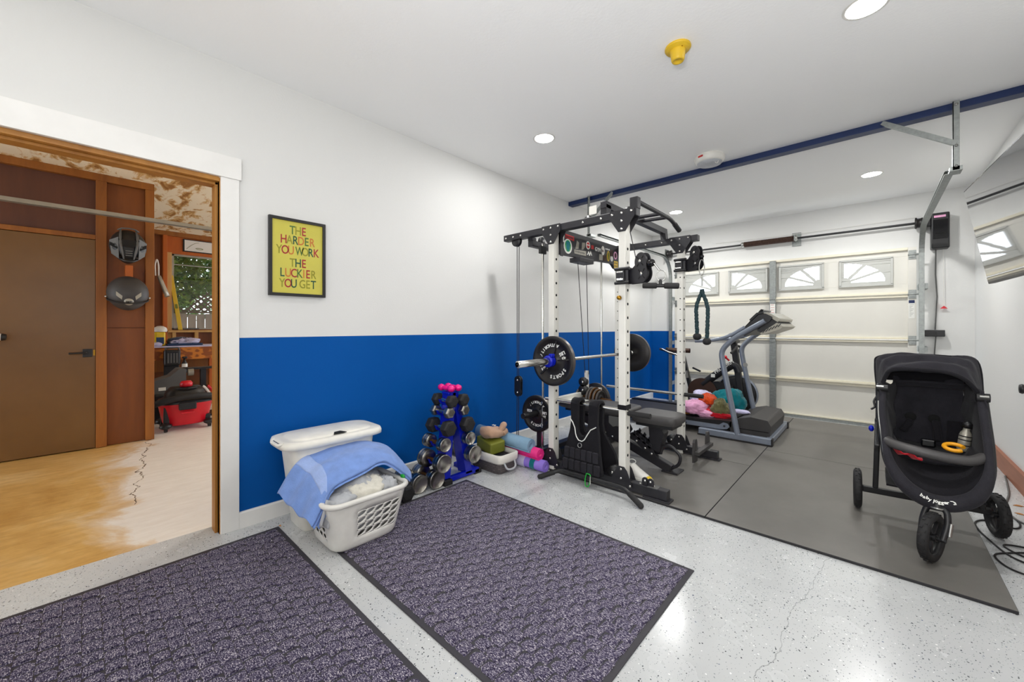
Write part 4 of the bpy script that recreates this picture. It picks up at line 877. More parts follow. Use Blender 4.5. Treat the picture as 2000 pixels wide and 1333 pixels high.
# attachments hanging from the two cables
hb = thing('cable_handle_bar', 'short black straight handle bar hanging from near pulley arm', 'cable handle', (1.80, 2.35, 1.45))
p0 = e1 + d1 * .03 + Vector((0, 0, -.01)); hx = p0 + Vector((.055, -.05, -.055)); cbar = Vector((hx.x + .01, hx.y - .01, hx.z - .10))
M().tube([p0, p0 + (hx - p0) * .5, hx], .006, 8).build('snap_hook', MATS['steel'], hb)
M().tube(arc(hx + Vector((.01, 0, -.035)), .035, 0, 2 * pi, 16, (.8, .2, 0), (0, 0, 1)), .0035, 6).build('ring', MATS['steel'], hb)
bx = Vector((.97, .25, -.06)).normalized()
M().tube([cbar - bx * .105, cbar + bx * .105], .0115, 12).build('bar', MATS['black_plastic'], hb)
for s_ in (-1, 1): M().lathe([(.0, -.043), (.017, -.043), (.019, -.036), (.019, .04), (.014, .045), (0, .045)], cbar + bx * .066 * s_, bx, 16).build('grip', MATS['black_rubber'], hb)
M().lathe([(.009, 0), (.011, .03), (.006, .04)], cbar, (0, 0, 1), 10).build('swivel_eye', MATS['black_plastic'], hb)
rp = thing('triceps_rope', 'dark teal triceps rope with ball ends hanging from far pulley arm', 'cable handle', (1.60, 3.80, 1.5))
T0 = e2 + Vector((.0, -.02, -.02)); T1 = T0 + Vector((.01, -.01, -.16)); T2 = T0 + Vector((.01, -.01, -.285))
M().tube(arc(T0 + Vector((.005, 0, -.08)), .022, 0, 2 * pi, 16, (1, 0, 0), (0, 0, 3.2)), .0045, 6).build('carabiner', MATS['steel'], rp); M().cyl(T1, T2 + Vector((0, 0, .04)), .008, n=8).build('chain_link', MATS['steel'], rp)
E0 = []
for s_, ln in ((-1, .38), (1, .42)):
    pts = [T2 + Vector((0, 0, .012))] + [T2 + Vector((s_ * (.055 * sin(min(1, q * 2.2) * pi / 2) - .012 * q), -.01 * s_ * q, -.01 - ln * q)) for q in [k / 40 for k in range(1, 41)]]
    rr = [.0155 + .0022 * sin(k * 2.1) for k in range(len(pts))]
    M().tube(pts, rr, 10).build('rope_strand', MATS['teal_rope'], rp)
    # twisted lay of the rope
    tw = [p + Vector((cos(k * .9), sin(k * .9), 0)) * .0085 for k, p in enumerate(pts)]
    M().tube(tw, .0105, 6).build('rope_lay', MATS['teal_rope'], rp)
    e_ = pts[-1]; M().lathe([(.0, .012), (.022, .012), (.03, .004), (.036, -.012), (.03, -.034), (.015, -.044), (0, -.046)], e_, (0, 0, 1), 16).build('rubber_ball', MATS['black_rubber'], rp)
# ---------------------------------------------------------------- plates and barbell
def plate(name, label, c, R_, th, face, txt=None, rot=0, group=None, rib=True, col='cast_iron', cat='weight plate', hub=.05):
    """round iron plate centred at c; face = axis towards the side that shows"""
    t = thing(name, label, cat, c, group); f = Vector(face).normalized(); h = th / 2
    M().lathe([(.025, h * .9), (hub, h * .9), (hub + .006, h * .2), (R_ * .80, h * .2), (R_ * .84, h), (R_ * .985, h), (R_, h * .8), (R_, -h * .8), (R_ * .985, -h), (.025, -h)], c, f, 56, closed=True).build('plate_disc', MATS[col], t)
    M().lathe([(R_ * 1.001, -h * .72), (R_ * 1.003, 0), (R_ * 1.001, h * .72)], c, f, 56, caps=False).build('worn_rim', MATS['iron_edge'], t)
    if txt:
        x = Vector((0, 0, 1)).cross(f).normalized(); y = f.cross(x); c = Vector(c) + f * (h * .2 + .0012)
        ca = rot; body = M(); nm, kind, w1, w2 = txt
        def arcword(word, ang, r, top, size, step):
            n = len(word)
            for i, ch in enumerate(word):
                k = (i - (n - 1) / 2) * step; a = ang - k if top else ang + k; a += ca
                e = x * cos(a) + y * sin(a); tg = x * -sin(a) + y * cos(a)
                body.text(ch, frame(c + e * r, -tg if top else tg, e if top else -e), size, .0008, bold=.0012)
        arcword(kind, pi / 2, R_ * .64, True, R_ * .19, .235); arcword(nm, -pi / 2, R_ * .64, False, R_ * .18, .195)
        for wd, ang in ((w1, pi), (w2, 0)):
            e = x * cos(ang + ca) + y * sin(ang + ca); tx = x * cos(ca) + y * sin(ca); ty = x * -sin(ca) + y * cos(ca)
            for q, line in enumerate(wd): body.text(line, frame(c + e * R_ * .53 + ty * (.5 - q) * R_ * .2, tx, ty), R_ * .19, .0008, bold=.0012)
        body.build('lettering', MATS['letter_white'], t)
        for a in ((.32, -.32 + pi, .9 + pi, -.9) if rib else ()):
            e = x * cos(a + ca) + y * sin(a + ca)
            M().bar(c + e * (hub - .004), c + e * R_ * .82, .012, h * 1.1, f).build('rib', MATS[col], t)
    return t
BX, BZ = .90, .930
bb = thing('barbell', 'long chrome barbell resting on the rack hooks', 'barbell', (BX, 3.2, BZ))
M().cyl((BX, 2.56, BZ), (BX, 3.90, BZ - .003), .0142, n=16).build('shaft', MATS['chrome'], bb)
for y0, y1, s_ in ((2.109, 2.555, 1), (3.90, 4.33, -1)):
    M().lathe([(.0, 0), (.021, 0), (.0255, .004), (.0255, y1 - y0)], (BX, y0, BZ), (0, 1, 0), 22).build('sleeve', MATS['chrome'], bb)
M().lathe([(.0, -.0015), (.008, -.0015), (.008, 0)], (BX, 2.109, BZ), (0, 1, 0), 12).build('end_bolt', MATS['cast_iron'], bb); M().lathe([(.017, -.001), (.013, -.001)], (BX, 2.109, BZ), (0, 1, 0), 18).build('end_ring', MATS['cast_iron'], bb)
plate('weight_plate', 'large black 45 pound plate on near end of the barbell', (BX, 2.545, BZ), .199, .044, (0, -1, 0), ('AUTHORITY', 'SPORTS', ('45', 'LBS'), ('20.4', 'KGS')), radians(-155), 'plates on the barbell')
plate('weight_plate', 'large dark plate on far end of the barbell, back side showing', (BX, 3.93, BZ), .199, .04, (0, 1, 0), None, 0, 'plates on the barbell')
cl = thing('barbell_collar', 'blue plastic collar clamped on barbell in front of near plate', 'collar', (BX, 2.49, BZ))
M().lathe([(.0258, -.03), (.042, -.03), (.048, -.022), (.048, .0), (.043, .008), (.048, .014), (.046, .028), (.0258, .028)], (BX, 2.49, BZ), (0, 1, 0), 10, closed=True).build('collar_ring', MATS['blue_gloss'], cl)
M().box((BX + .01, 2.466, BZ + .035), (BX + .04, 2.51, BZ + .06)).build('clasp', MATS['blue_gloss'], cl, bevel=.005)
plate('weight_plate', 'black 35 pound plate on the low storage pin left of the rack', (.5625, 2.755, .425), .163, .036, (0, -1, 0), ('AUTHORITY', 'SPORTS', ('35', 'LBS'), ('15', 'KGS')), radians(180))
plate('weight_plate', 'dark plate on the far low storage pin, mostly behind near post', (.5625, 3.775, .43), .163, .036, (0, 1, 0))
for k, (x, r_) in enumerate(((.60, .085), (.735, .112), (.765, .112), (.80, .098), (.83, .085))):
    plate('small_weight_plate', ('small rusty plate at left of black pulleys on the cable carriage pin', 'largest rusty plate beside the black carriage pulleys', 'rusty plate second from the pulleys on carriage pin', 'worn medium plate third from the pulleys on carriage pin', 'outermost small plate towards the tip of carriage pin')[k], (x, 3.40, .497), r_, .024, (1, 0, 0), None, 0, 'plates on the cable carriage', col='rust_steel' if k in (2, 3) else 'cast_iron', hub=.034)
# ---------------------------------------------------------------- framed poster
t = thing('framed_poster', 'black framed yellow poster with coloured motto letters on white wall', 'poster', (0, .949, 1.65))
y0, y1, z0, z1 = .778, 1.12, 1.401, 1.902; b = .018
f = M().box((.001, y0, z0), (.026, y0 + b, z1)).box((.001, y1 - b, z0), (.026, y1, z1)).box((.001, y0 + b, z0), (.026, y1 - b, z0 + b)).box((.001, y0 + b, z1 - b), (.026, y1 - b, z1)); f.build('picture_frame', MATS['black_wood'], t)
mat('poster_yellow', (196, 186, 66), .45, var=.03, coat=.5)
pp = M().box((.001, y0 + b, z0 + b), (.016, y1 - b, z1 - b)).build('poster_sheet', MATS['poster_yellow'], t)
PC = {'g': (70, 104, 40), 'd': (16, 74, 50), 'o': (140, 136, 30), 'r': (158, 22, 40), 'n': (190, 108, 40)}
for k, c_ in PC.items(): mat('ink_' + k, c_, .5, var=.02)
lines = [('THE', 'gor', .125), ('HARDER', 'rodngn', .262), ('YOU WORK', 'orn godr', .408), ('THE', 'odr', .578), ('LUCKIER', 'dnrgnro', .722), ('YOU GET', 'ord ood', .868)]
ink = {k: M() for k in PC}
for txt, cols, fr_ in lines:
    n = len(txt); wd = [.5 if c in ' I' else 1 for c in txt]; tot = sum(wd); pos = (y0 + y1) / 2 - tot * .0345 / 2
    for c, k, w in zip(txt, cols, wd):
        pos += w * .0345 / 2
        if c != ' ': ink[k].text(c, frame((.0166, pos, z1 - b - fr_ * (z1 - z0 - 2 * b)), (0, 1, 0), (0, 0, 1)), .078, .0004, sx=.62 if c == 'W' else .72, bold=.0008)
        pos += w * .0345 / 2
for k in PC: ink[k].build('lettering', MATS['ink_' + k], pp, kind='stuff')
# ---------------------------------------------------------------- laundry hamper with lid
t = thing('laundry_hamper', 'tall cream plastic hamper with lid against the blue wall', 'hamper', (.235, 1.06, 0))
hc = (.235, 1.055)
loft(M(), [ring(*hc, .118, .185, .0, p=6), ring(*hc, .128, .195, .012, p=6), ring(*hc, .145, .238, .40, p=6), ring(*hc, .150, .252, .515, p=6)], cap1=True).build('bin', MATS['cream_plastic'], t)
lid = loft(M(), [ring(*hc, .172, .292, .500, p=5, n=56), ring(*hc, .181, .304, .502, p=5, n=56), ring(*hc, .182, .305, .522, p=5, n=56), ring(*hc, .176, .299, .538, p=5, n=56), ring(*hc, .158, .278, .545, p=4.5, n=56), ring(*hc, .140, .25, .540, p=4, n=56), ring(*hc, .134, .243, .546, p=4, n=56), ring(*hc, .125, .23, .553, p=3.5, n=56), ring(*hc, .04, .12, .556, p=3, n=56)]).build('lid', MATS['cream_plastic'], t)
M().prism([(.38 + .001, 1.06 - .035, .548), (.38, 1.06 + .045, .548), (.345, 1.06 + .02, .553), (.35, 1.06 - .02, .553)], (0, 0, .0035)).build('finger_slot', MATS['hole_black'], lid)
M().box((.19, .752, .506), (.30, .757, .534)).build('handle_opening', MATS['navy_paint'], lid)
M().tube(fillet([(.17, .765, .535), (.19, .742, .528), (.31, .742, .528), (.33, .765, .535)], .02), .009, 8).build('handle_rim', MATS['cream_plastic'], lid)
for y_, z_ in ((1.03, .44), (1.05, .44)): M().lathe([(0, .002), (.006, .002), (.006, 0)], (.386, y_, z_), (1, 0, 0), 10).build('vent_hole', MATS['hole_black'], t)
# ---------------------------------------------------------------- laundry basket with perforated walls
t = thing('laundry_basket', 'white plastic laundry basket with oval holes full of laundry', 'basket', (.57, 1.06, 0))
def rrect(u, cx, cy, hx, hy, r):
    """point at fraction u round a rounded rectangle, starting mid +X side, anticlockwise"""
    segs = [(2 * (hy - r), 's'), (pi * r / 2, 'c'), (2 * (hx - r), 's'), (pi * r / 2, 'c')] * 2
    L = sum(s[0] for s in segs); d = (u % 1) * L - 1e-9; d -= 0; start = [(hx, -(hy - r))]
    d = (d + (hy - r)) % L; x, y, a = hx, -(hy - r), pi / 2
    for ln, k in segs:
        if d <= ln:
            if k == 's': return (cx + x + cos(a) * d, cy + y + sin(a) * d)
            q = d / r; ccx, ccy = x + cos(a + pi / 2) * r, y + sin(a + pi / 2) * r; return (cx + ccx + sin(a + q) * r, cy + ccy - cos(a + q) * r)
        d -= ln
        if k == 's': x += cos(a) * ln; y += sin(a) * ln
        else:
            ccx, ccy = x + cos(a + pi / 2) * r, y + sin(a + pi / 2) * r; a += pi / 2; x, y = ccx + sin(a) * r, ccy - cos(a) * r
    return (cx + x, cy + y)
ZB = .0125
def bask(u, v):
    e = max(0, 1 - v / .08); hx = .152 + .046 * v - .012 * e * e; hy = .182 + .052 * v - .012 * e * e
    x, y = rrect(u, .592, 1.062, hx, hy, .07); return Vector((x, y, ZB + .27 * v))
g = M(); NU, NV = 64, 12
# sides in u: +X side is u in (-.14,.14); -Y side around u=.75
holes = set()
def cellrange(): pass
us = []
fr_cols = [(-.055 + k * .0335, -.055 + (k + 1) * .0335) for k in range(5)]       # five columns on the front (+X) side
fr_rows = [(.24 + k * .135, .24 + (k + 1) * .135) for k in range(4)]
sd_cols = [(.705 + k * .036, .705 + (k + 1) * .036) for k in range(3)]; sd_rows = fr_rows[:3]
cuts = sorted(set([round(c % 1, 5) for p in fr_cols + sd_cols for c in p] + [round(k / 40, 5) for k in range(40) if not any(p[0] - .004 < ((k / 40 + .5) % 1 - .5) < p[1] + .004 for p in fr_cols) and not any(p[0] - .004 < k / 40 < p[1] + .004 for p in sd_cols)]))
vcuts = [0, .03, .08, .16] + [r[0] for r in fr_rows] + [fr_rows[-1][1], .9, 1.0]
def holed(u0, u1, v0, v1, slant):
    n = 20; o, i_ = [], []
    for k in range(n):
        a = 2 * pi * k / n; c_, s_ = cos(a), sin(a); m_ = max(abs(c_), abs(s_)); sq = (c_ / m_, s_ / m_)
        ey, ex = s_ * .37, c_ * .22 + s_ * .20 * slant
        o.append((.5 + sq[0] * .5, .5 + sq[1] * .5)); i_.append((.5 + ex * 1.55, .5 + ey))
    pt = lambda q: bask(u0 + (u1 - u0) * q[0], v0 + (v1 - v0) * q[1])
    vs = [pt(q) for q in o] + [pt(q) for q in i_]
    g.add(vs, [(k, (k + 1) % n, n + (k + 1) % n, n + k) for k in range(n)], True)
for a, b_ in zip(cuts, cuts[1:] + [cuts[0] + 1]):
    um = ((a + b_) / 2 + .5) % 1 - .5; um2 = (a + b_) / 2
    for v0, v1 in zip(vcuts, vcuts[1:]):
        isrow = any(abs(v0 - r[0]) < 1e-6 for r in fr_rows)
        if isrow and any(p[0] < um < p[1] for p in fr_cols) and b_ - a < .04: holed(a, b_, v0, v1, 1); continue
        if isrow and any(p[0] < um2 < p[1] for p in sd_cols) and any(abs(v0 - r[0]) < 1e-6 for r in sd_rows): holed(a, b_, v0, v1, .25); continue
        g.add([bask(a, v0), bask(b_, v0), bask(b_, v1), bask(a, v1)], [(0, 1, 2, 3)], True)
g.add([bask(u, 0) for u in cuts], [tuple(range(len(cuts)))])
g.build('basket_shell', MATS['white_plastic'], t, solid=.003, soft=True)
rim = [bask(k / 64, 1.0) for k in range(64)]
M().tube(rim, .0145, 10, closed=True).build('rolled_rim', MATS['white_plastic'], t)
lc = thing('laundry_pile', 'white and patterned clothes heaped inside the laundry basket', 'clothes', (.57, 1.06, .1))
M().grid(blob((.575, 1.06, .20), (.17, .20, .17), 21, .16, 8), 56, 26, closed_u=True).build('grey_garment', MATS['cloth_grey'], lc)
M().grid(blob((.66, 1.08, .275), (.085, .115, .065), 4, .3, 12), 48, 22, closed_u=True).build('white_garment', MATS['cloth_white'], lc)
M().grid(blob((.68, 1.19, .27), (.06, .07, .05), 9, .35, 14), 40, 18, closed_u=True).build('patterned_garment', MATS['cloth_grey'], lc)
M().grid(blob((.69, .93, .27), (.06, .08, .04), 15, .3, 14), 36, 16, closed_u=True).build('grey_sleeve', MATS['cloth_grey'], lc)
M().grid(lambda u, v: Vector((.735 + .02 * sin(u * 9) * v - .02 * v, .885 - .05 * u - .03 * v, .29 - .13 * v + .03 * u)), 16, 10).build('hanging_sleeve', MATS['cloth_grey'], lc, solid=.004)
M().ball((.70, 1.30, .302), (.022, .012, .012), 12, 8).build('green_peg', MATS['green_anodised'], lc)
# blue bath towel thrown over the heap
tw = thing('bath_towel', 'light blue bath towel draped over the laundry basket', 'towel', (.55, 1.05, .42))
net = [[(.36, .728, .275), (.37, .82, .41), (.38, .97, .462), (.38, 1.17, .472), (.38, 1.34, .425), (.40, 1.435, .325)],
       [(.48, .742, .25), (.49, .845, .395), (.50, .97, .447), (.50, 1.15, .462), (.50, 1.31, .425), (.52, 1.418, .305)],
       [(.60, .757, .225), (.61, .845, .355), (.61, .95, .414), (.61, 1.10, .44), (.61, 1.27, .425), (.62, 1.40, .285)],
       [(.715, .775, .20), (.71, .835, .30), (.70, .885, .362), (.69, 1.04, .398), (.68, 1.20, .408), (.69, 1.365, .255)]]
def cr(p0, p1, p2, p3, t_): return .5 * ((2 * p1) + (-p0 + p2) * t_ + (2 * p0 - 5 * p1 + 4 * p2 - p3) * t_ * t_ + (-p0 + 3 * p1 - 3 * p2 + p3) * t_ ** 3)
def spl(ps, t_):
    n = len(ps) - 1; x = min(t_ * n, n - 1e-6); i = int(x); g_ = lambda k: ps[max(0, min(n, k))]
    return cr(g_(i - 1), g_(i), g_(i + 1), g_(i + 2), x - i)
netv = [[Vector(p) for p in r] for r in net]
def towel(u, v, lift=0.0):
    p = spl([spl(r, u) for r in netv], v)
    fold = .011 * sin(v * 17 + u * 3) * max(0, 1 - u * 1.9) + .004 * sin(v * 9 + u * 6)
    nz = noise.noise(p * 9) * .007 + noise.noise(p * 28) * .0025
    return p + Vector((0, -.5 * max(0, .45 - u), 1)).normalized() * (fold + nz + lift)
M().grid(lambda u, v: towel(u, v), 72, 40).build('terry_cloth', MATS['towel_blue'], tw, solid=.012)
M().grid(lambda u, v: towel(.19 + u * .10, v * 1.0, .0075), 10, 36).build('woven_band', MATS['towel_band'], tw, solid=.002)
M().grid(lambda u, v: towel(.02 + u * .96, .93 + .1 * v, -.014 - .006 * v), 60, 5).build('folded_edge', MATS['towel_blue'], tw, solid=.010)
M().grid(lambda u, v: towel(.03 + u * .12, .60 + .42 * v, -.02) + Vector((.012 * v, .018, -.005)), 10, 14).build('under_fold', MATS['towel_blue'], tw, solid=.010)
# ---------------------------------------------------------------- dumbbell tree and dumbbells
t = thing('dumbbell_tree', 'blue A frame dumbbell tree standing by the blue wall', 'dumbbell rack', (.35, 1.95, 0))
def leg_(ya, yb):
    n = 14; m_ = M(); pr_ = [(-.055, .012), (-.05, .0), (.05, .0), (.055, .012)]
    m_.bar((.35, ya, .03), (.35, yb, .69), .10, .03, (0, 1, 0)); return m_
M().prism([(.30, 1.835, .03), (.30, 1.90, .03), (.30, 1.955, .69), (.30, 1.905, .70)], (.10, 0, 0)).build('leg', MATS['blue_gloss'], t, bevel=.012, seg=3)
M().prism([(.30, 2.06, .03), (.30, 2.125, .03), (.30, 1.975, .70), (.30, 1.925, .69)], (.10, 0, 0)).build('leg', MATS['blue_gloss'], t, bevel=.012, seg=3)
M().box((.365, 1.84, .012), (.40, 2.20, .05)).build('base_bar', MATS['blue_gloss'], t, bevel=.004)
M().box((.305, 1.89, .68), (.395, 1.99, .70)).build('top_shelf', MATS['blue_gloss'], t, bevel=.006)
for y in (1.868, 2.19):
    x1 = .425 if y < 2 else .40
    M().box((.12, y - .032, .0), (x1 - .04, y + .032, .036)).build('foot', MATS['blue_gloss'], t, bevel=.003); M().box((x1 - .05, y - .036, .0), (x1, y + .036, .04)).build('foot_cap', MATS['black_rubber'], t, bevel=.003)
LV = [(.637, 1.885, 1.997), (.555, 1.862, 2.008), (.440, 1.848, 2.035), (.328, 1.806, 2.05), (.197, 1.786, 2.088)]
for z, ya, yb in LV:
    for y, s_ in ((ya, -1), (yb, 1)):
        m_ = M()
        for x in (.305, .38): m_.prism([(x, y - s_ * .03, z - .05), (x, y + s_ * .012, z - .03), (x, y + s_ * .028, z + .005), (x, y + s_ * .018, z + .005), (x, y + s_ * .0, z - .017), (x, y - s_ * .02, z - .012), (x, y - s_ * .04, z - .01)], (.015, 0, 0))
        m_.build('saddle', MATS['blue_gloss'], t, kind='stuff')
def dumbbell(label, kind, c, L, r, hw, grp='dumbbells on the blue tree', yaw=0.0):
    """axis along X; kind hex or round; L centre to centre of heads"""
    d = thing('dumbbell', label, 'dumbbell', c, grp); c = Vector(c)
    hm, gm = {'hex_black': ('black_rubber', 'chrome'), 'hex_chrome': ('dull_chrome', 'dull_chrome'), 'round': ('dull_chrome', 'rust_steel'), 'pink': ('pink_gloss', 'pink_gloss')}[kind]
    ax = Vector((1, 0, 0))
    gr = .019 if kind == 'pink' else .0165
    gp = M().lathe([(gr * .82, -L / 2), (gr * .88, -L / 4), (gr, 0), (gr * .88, L / 4), (gr * .82, L / 2)], c, ax, 14); gp.build('grip', MATS[gm], d)
    for s_ in (-1, 1):
        h = c + ax * s_ * L / 2; w = hw / 2
        if kind.startswith('hex'): hd = M().lathe([(r * .55, -w), (r * .93, -w * .82), (r, -w * .55), (r, w * .55), (r * .9, w * .86), (r * .6, w)], h, ax, 6, smooth=False).build('head', MATS[hm], d, bevel=.003)
        elif kind == 'pink': hd = M().lathe([(.01, -w), (r * .8, -w * .7), (r, 0), (r * .8, w * .7), (.005, w)], h, ax, 8).build('head', MATS[hm], d)
        else:
            hd = M().lathe([(.02, -w), (r * .96, -w), (r, -w * .88), (r, w * .7), (r * 1.02, w * .74), (r * 1.02, w * .92), (r * .98, w), (r * .9, w * .97), (r * .88, w * .9), (0, w * .9)], h, ax * s_, 30).build('head', MATS[hm], d)
            M().lathe([(r * 1.021, 0), (r * 1.03, .004), (r * 1.021, .008)], h, ax * s_, 30, caps=False).build('head_ring', MATS['chrome'], hd)
    return d
xc = .35; ordn = ['top', 'second', 'third', 'fourth', 'lowest']
spec = [('hex_black', .049, .062, .175, 'black rubber hex'), ('hex_chrome', .045, .055, .165, 'dull chrome hex'), ('hex_black', .062, .078, .185, 'large black rubber hex'), ('round', .050, .062, .175, 'chrome round head'), ('round', .066, .068, .19, 'large chrome round head')]
for (z, ya, yb), (k, r, hw, L, nm), o_ in zip(LV, spec, ordn):
    dumbbell(f'{nm} dumbbell, {o_} level of blue tree, laundry side', k, (xc, ya, z), L, r, hw); dumbbell(f'{nm} dumbbell, {o_} level of blue tree, yoga mat side', k, (xc, yb, z), L, r, hw)
dumbbell('small glossy pink dumbbell on top of the blue tree, nearer the laundry', 'pink', (.345, 1.905, .728), .12, .028, .06); dumbbell('small glossy pink dumbbell on top of the blue tree, nearer the rack', 'pink', (.345, 1.972, .728), .12, .028, .06)
dumbbell('large chrome round dumbbell on the floor touching the foot of blue tree', 'round', (.285, 1.775, .0675), .18, .066, .075, 'dumbbells on the floor'); dumbbell('large chrome round dumbbell on the floor nearer the blue towel', 'round', (.262, 1.638, .0675), .18, .066, .075, 'dumbbells on the floor')
dumbbell('black hex dumbbell on the floor half hidden behind the blue towel', 'hex_black', (.325, 1.50, .055), .18, .0625, .07, 'dumbbells on the floor')
# ---------------------------------------------------------------- woven basket, yoga block, rolled mats, tan cloth shoes
t = thing('woven_basket', 'grey woven storage basket with white cloth liner by the wall', 'basket', (.39, 2.37, 0))
bc = (.385, 2.375)
loft(M(), [ring(*bc, .165, .095, .001, p=7), ring(*bc, .17, .098, .01, p=7), ring(*bc, .188, .112, .145, p=7)], cap1=False).build('woven_body', MATS['basket_weave'], t, solid=.006)
loft(M(), [ring(*bc, .186, .110, .085, p=7), ring(*bc, .197, .121, .10, p=7), ring(*bc, .200, .124, .15, p=7), ring(*bc, .190, .113, .156, p=7), ring(*bc, .178, .10, .12, p=7)], cap0=False, cap1=False).build('cloth_liner', MATS['liner_cloth'], t, solid=.004)
M().tube(fillet([(.572, 2.315, .095), (.60, 2.32, .045), (.605, 2.375, .035), (.60, 2.43, .045), (.576, 2.435, .095)], .03), .008, 8).build('rope_handle', MATS['cloth_grey'], t)
M().cbox((.38, 2.375, .08), (.33, .19, .06)).build('basket_content', MATS['cloth_charcoal'], t, bevel=.02)
t = thing('yoga_block', 'olive green foam yoga block lying on the woven basket', 'yoga block', (.37, 2.37, .2))
M().cbox((.375, 2.355, .205), (.215, .15, .10), (Matrix.Rotation(radians(6), 3, 'X') @ Matrix.Rotation(radians(7), 3, 'Y') @ Matrix.Rotation(radians(-9), 3, 'Z'))).build('block', MATS['olive_foam'], t, bevel=.012, seg=3)
def roll(label, a, b_, r, m, core=.35, tail=None):
    q = thing('rolled_mat', label, 'yoga mat', a, 'rolled exercise mats'); a, b_ = Vector(a), Vector(b_); ax = (b_ - a).normalized(); L = (b_ - a).length
    u = ax.cross(Vector((0, 0, 1))).normalized(); w = u.cross(ax); th = .006; turns = (r * (1 - core)) / (th * 1.15); pts = []
    N = int(turns * 24)
    for i in range(N + 1):
        a_ = i / 24 * 2 * pi; rr = r * core + (r - r * core) * i / N; pts.append((rr, a_))
    vs, fs = [], []
    for rr, a_ in pts:
        e = u * cos(a_) + w * sin(a_)
        for p_ in (a + e * rr, b_ + e * rr): vs.append(p_)
    n = len(pts)
    for i in range(n - 1): fs.append((2 * i, 2 * i + 1, 2 * i + 3, 2 * i + 2))
    M().add(vs, fs, True).build('mat_sheet', MATS[m], q, solid=th)
    return q
roll('thick light blue foam mat rolled up, topmost beside the basket', (.07, 2.50, .235), (.675, 2.535, .205), .058, 'blue_foam', .42)
roll('hot pink mat rolled up between blue and purple rolls', (.10, 2.60, .145), (.745, 2.57, .140), .048, 'pink_foam', .3)
q = roll('purple patterned mat rolled up lowest, on the floor', (.12, 2.575, .049), (.80, 2.575, .049), .046, 'purple_foam', .35)
M().lathe([(.0505, .0), (.0505, .30)], (.30, 2.575, .049), (1, 0, 0), 28, caps=False).build('white_print', MATS['cloth_lilac'], q); M().lathe([(.0507, .0), (.0507, .05)], (.66, 2.575, .049), (1, 0, 0), 28, caps=False).build('green_print', MATS['cloth_teal'], q)
t = thing('cloth_slippers', 'tan folded cloth bundle with thumb shaped roll on the yoga block', 'cloth', (.38, 2.37, .29))
def bun(u, v):
    a, b = 2 * pi * u, pi * v; d = Vector((sin(b) * cos(a), sin(b) * sin(a), cos(b)))
    sq = lambda q, e: abs(q) ** e * (1 if q > 0 else -1)
    p = Vector((sq(d.x, .8) * .085, sq(d.y, .7) * .115, sq(d.z, .8) * (.045 - .012 * d.y))); p.z += .018 * noise.noise(Vector((d.x * 2, d.y * 2, 3)))
    return Vector((.385, 2.365, .302)) + Matrix.Rotation(radians(-10), 3, 'X') @ p
M().grid(bun, 40, 22, closed_u=True).build('cloth_body', MATS['cloth_tan'], t)
M().tube([(.44, 2.40, .315), (.445, 2.43, .345), (.43, 2.46, .355), (.40, 2.475, .345)], [.022, .027, .028, .022], 12).build('rolled_cuff', MATS['cloth_tan'], t)
M().tube([(.46, 2.42, .29), (.455, 2.455, .305), (.43, 2.48, .305)], [.02, .025, .02], 12).build('rolled_cuff', MATS['cloth_tan'], t)
for k in range(2): M().box((.345 + k * .022, 2.40, .346), (.353 + k * .022, 2.42, .352)).build('white_stitch', MATS['letter_white'], t)
# ---------------------------------------------------------------- extra fittings on the rack
f = M().box((1.645, 3.56, .094), (1.685, 3.97, .125)).build('foot_rest_bar', MATS['hood_grey'], R, bevel=.003)
for y in (3.585, 3.93):
    pr_ = [(-.042, .03), (-.046, .10), (-.036, .20), (-.02, .225), (.02, .225), (.036, .20), (.046, .10), (.042, .03)]
    M().prism([(1.655 - .02 + .0 * z, y + a * .95, z) for a, z in pr_], (.016, .012, 0)).build('foot_rest_plate', MATS['hood_grey'], R, bevel=.002)
for x in (1.585, 1.625):
    c_ = M().prism([(x, 2.66, .092), (x + .045, 2.66, .092)] + [(x + .0225 + .0225 * cos(a), 2.66, .125 + .0225 * sin(a)) for a in [pi * k / 8 for k in range(9)]], (0, .008, 0)).build('anchor_tab', MATS['rack_black'], R); bolts(c_, [(x + .0225, 2.66, .125)], (0, -1, 0), .009)
# ---------------------------------------------------------------- lat bar lying in front of the rack
t = thing('lat_pulldown_bar', 'long black bent lat bar lying in front of the rack base', 'bar', (1.25, 2.5, 0))
M().tube(fillet([(.846, 2.442, .018), (.955, 2.555, .068), (1.49, 2.567, .072), (1.655, 2.49, .019)], .05, 8), .0165, 14).build('bent_tube', MATS['black_plastic'], t)
M().tube([(.846, 2.442, .018), (.925, 2.522, .052)], .0195, 14).build('grip_sleeve', MATS['black_rubber'], t); M().tube([(1.55, 2.54, .054), (1.657, 2.489, .0195)], .0195, 14).build('grip_sleeve', MATS['black_rubber'], t)
M().ball((1.657, 2.488, .0195), (.0185, .0185, .0185), 12, 8).build('end_cap', MATS['black_rubber'], t); M().ball((.843, 2.439, .0195), (.0185, .0185, .0185), 12, 8).build('end_cap', MATS['black_rubber'], t)
t = thing('carabiner', 'green carabiner with silver gate clipped on the lat bar', 'carabiner', (1.22, 2.54, .07))
pts = fillet([(1.205, 2.545, .105), (1.24, 2.545, .105), (1.245, 2.535, .06), (1.232, 2.525, .018), (1.208, 2.525, .018), (1.198, 2.535, .06), (1.205, 2.545, .105)], .02, 5)
M().tube(pts, .0045, 8).build('hook_body', MATS['green_anodised'], t); M().tube([(1.2445, 2.532, .035), (1.2435, 2.537, .095)], .0047, 8).build('gate', MATS['chrome'], t)
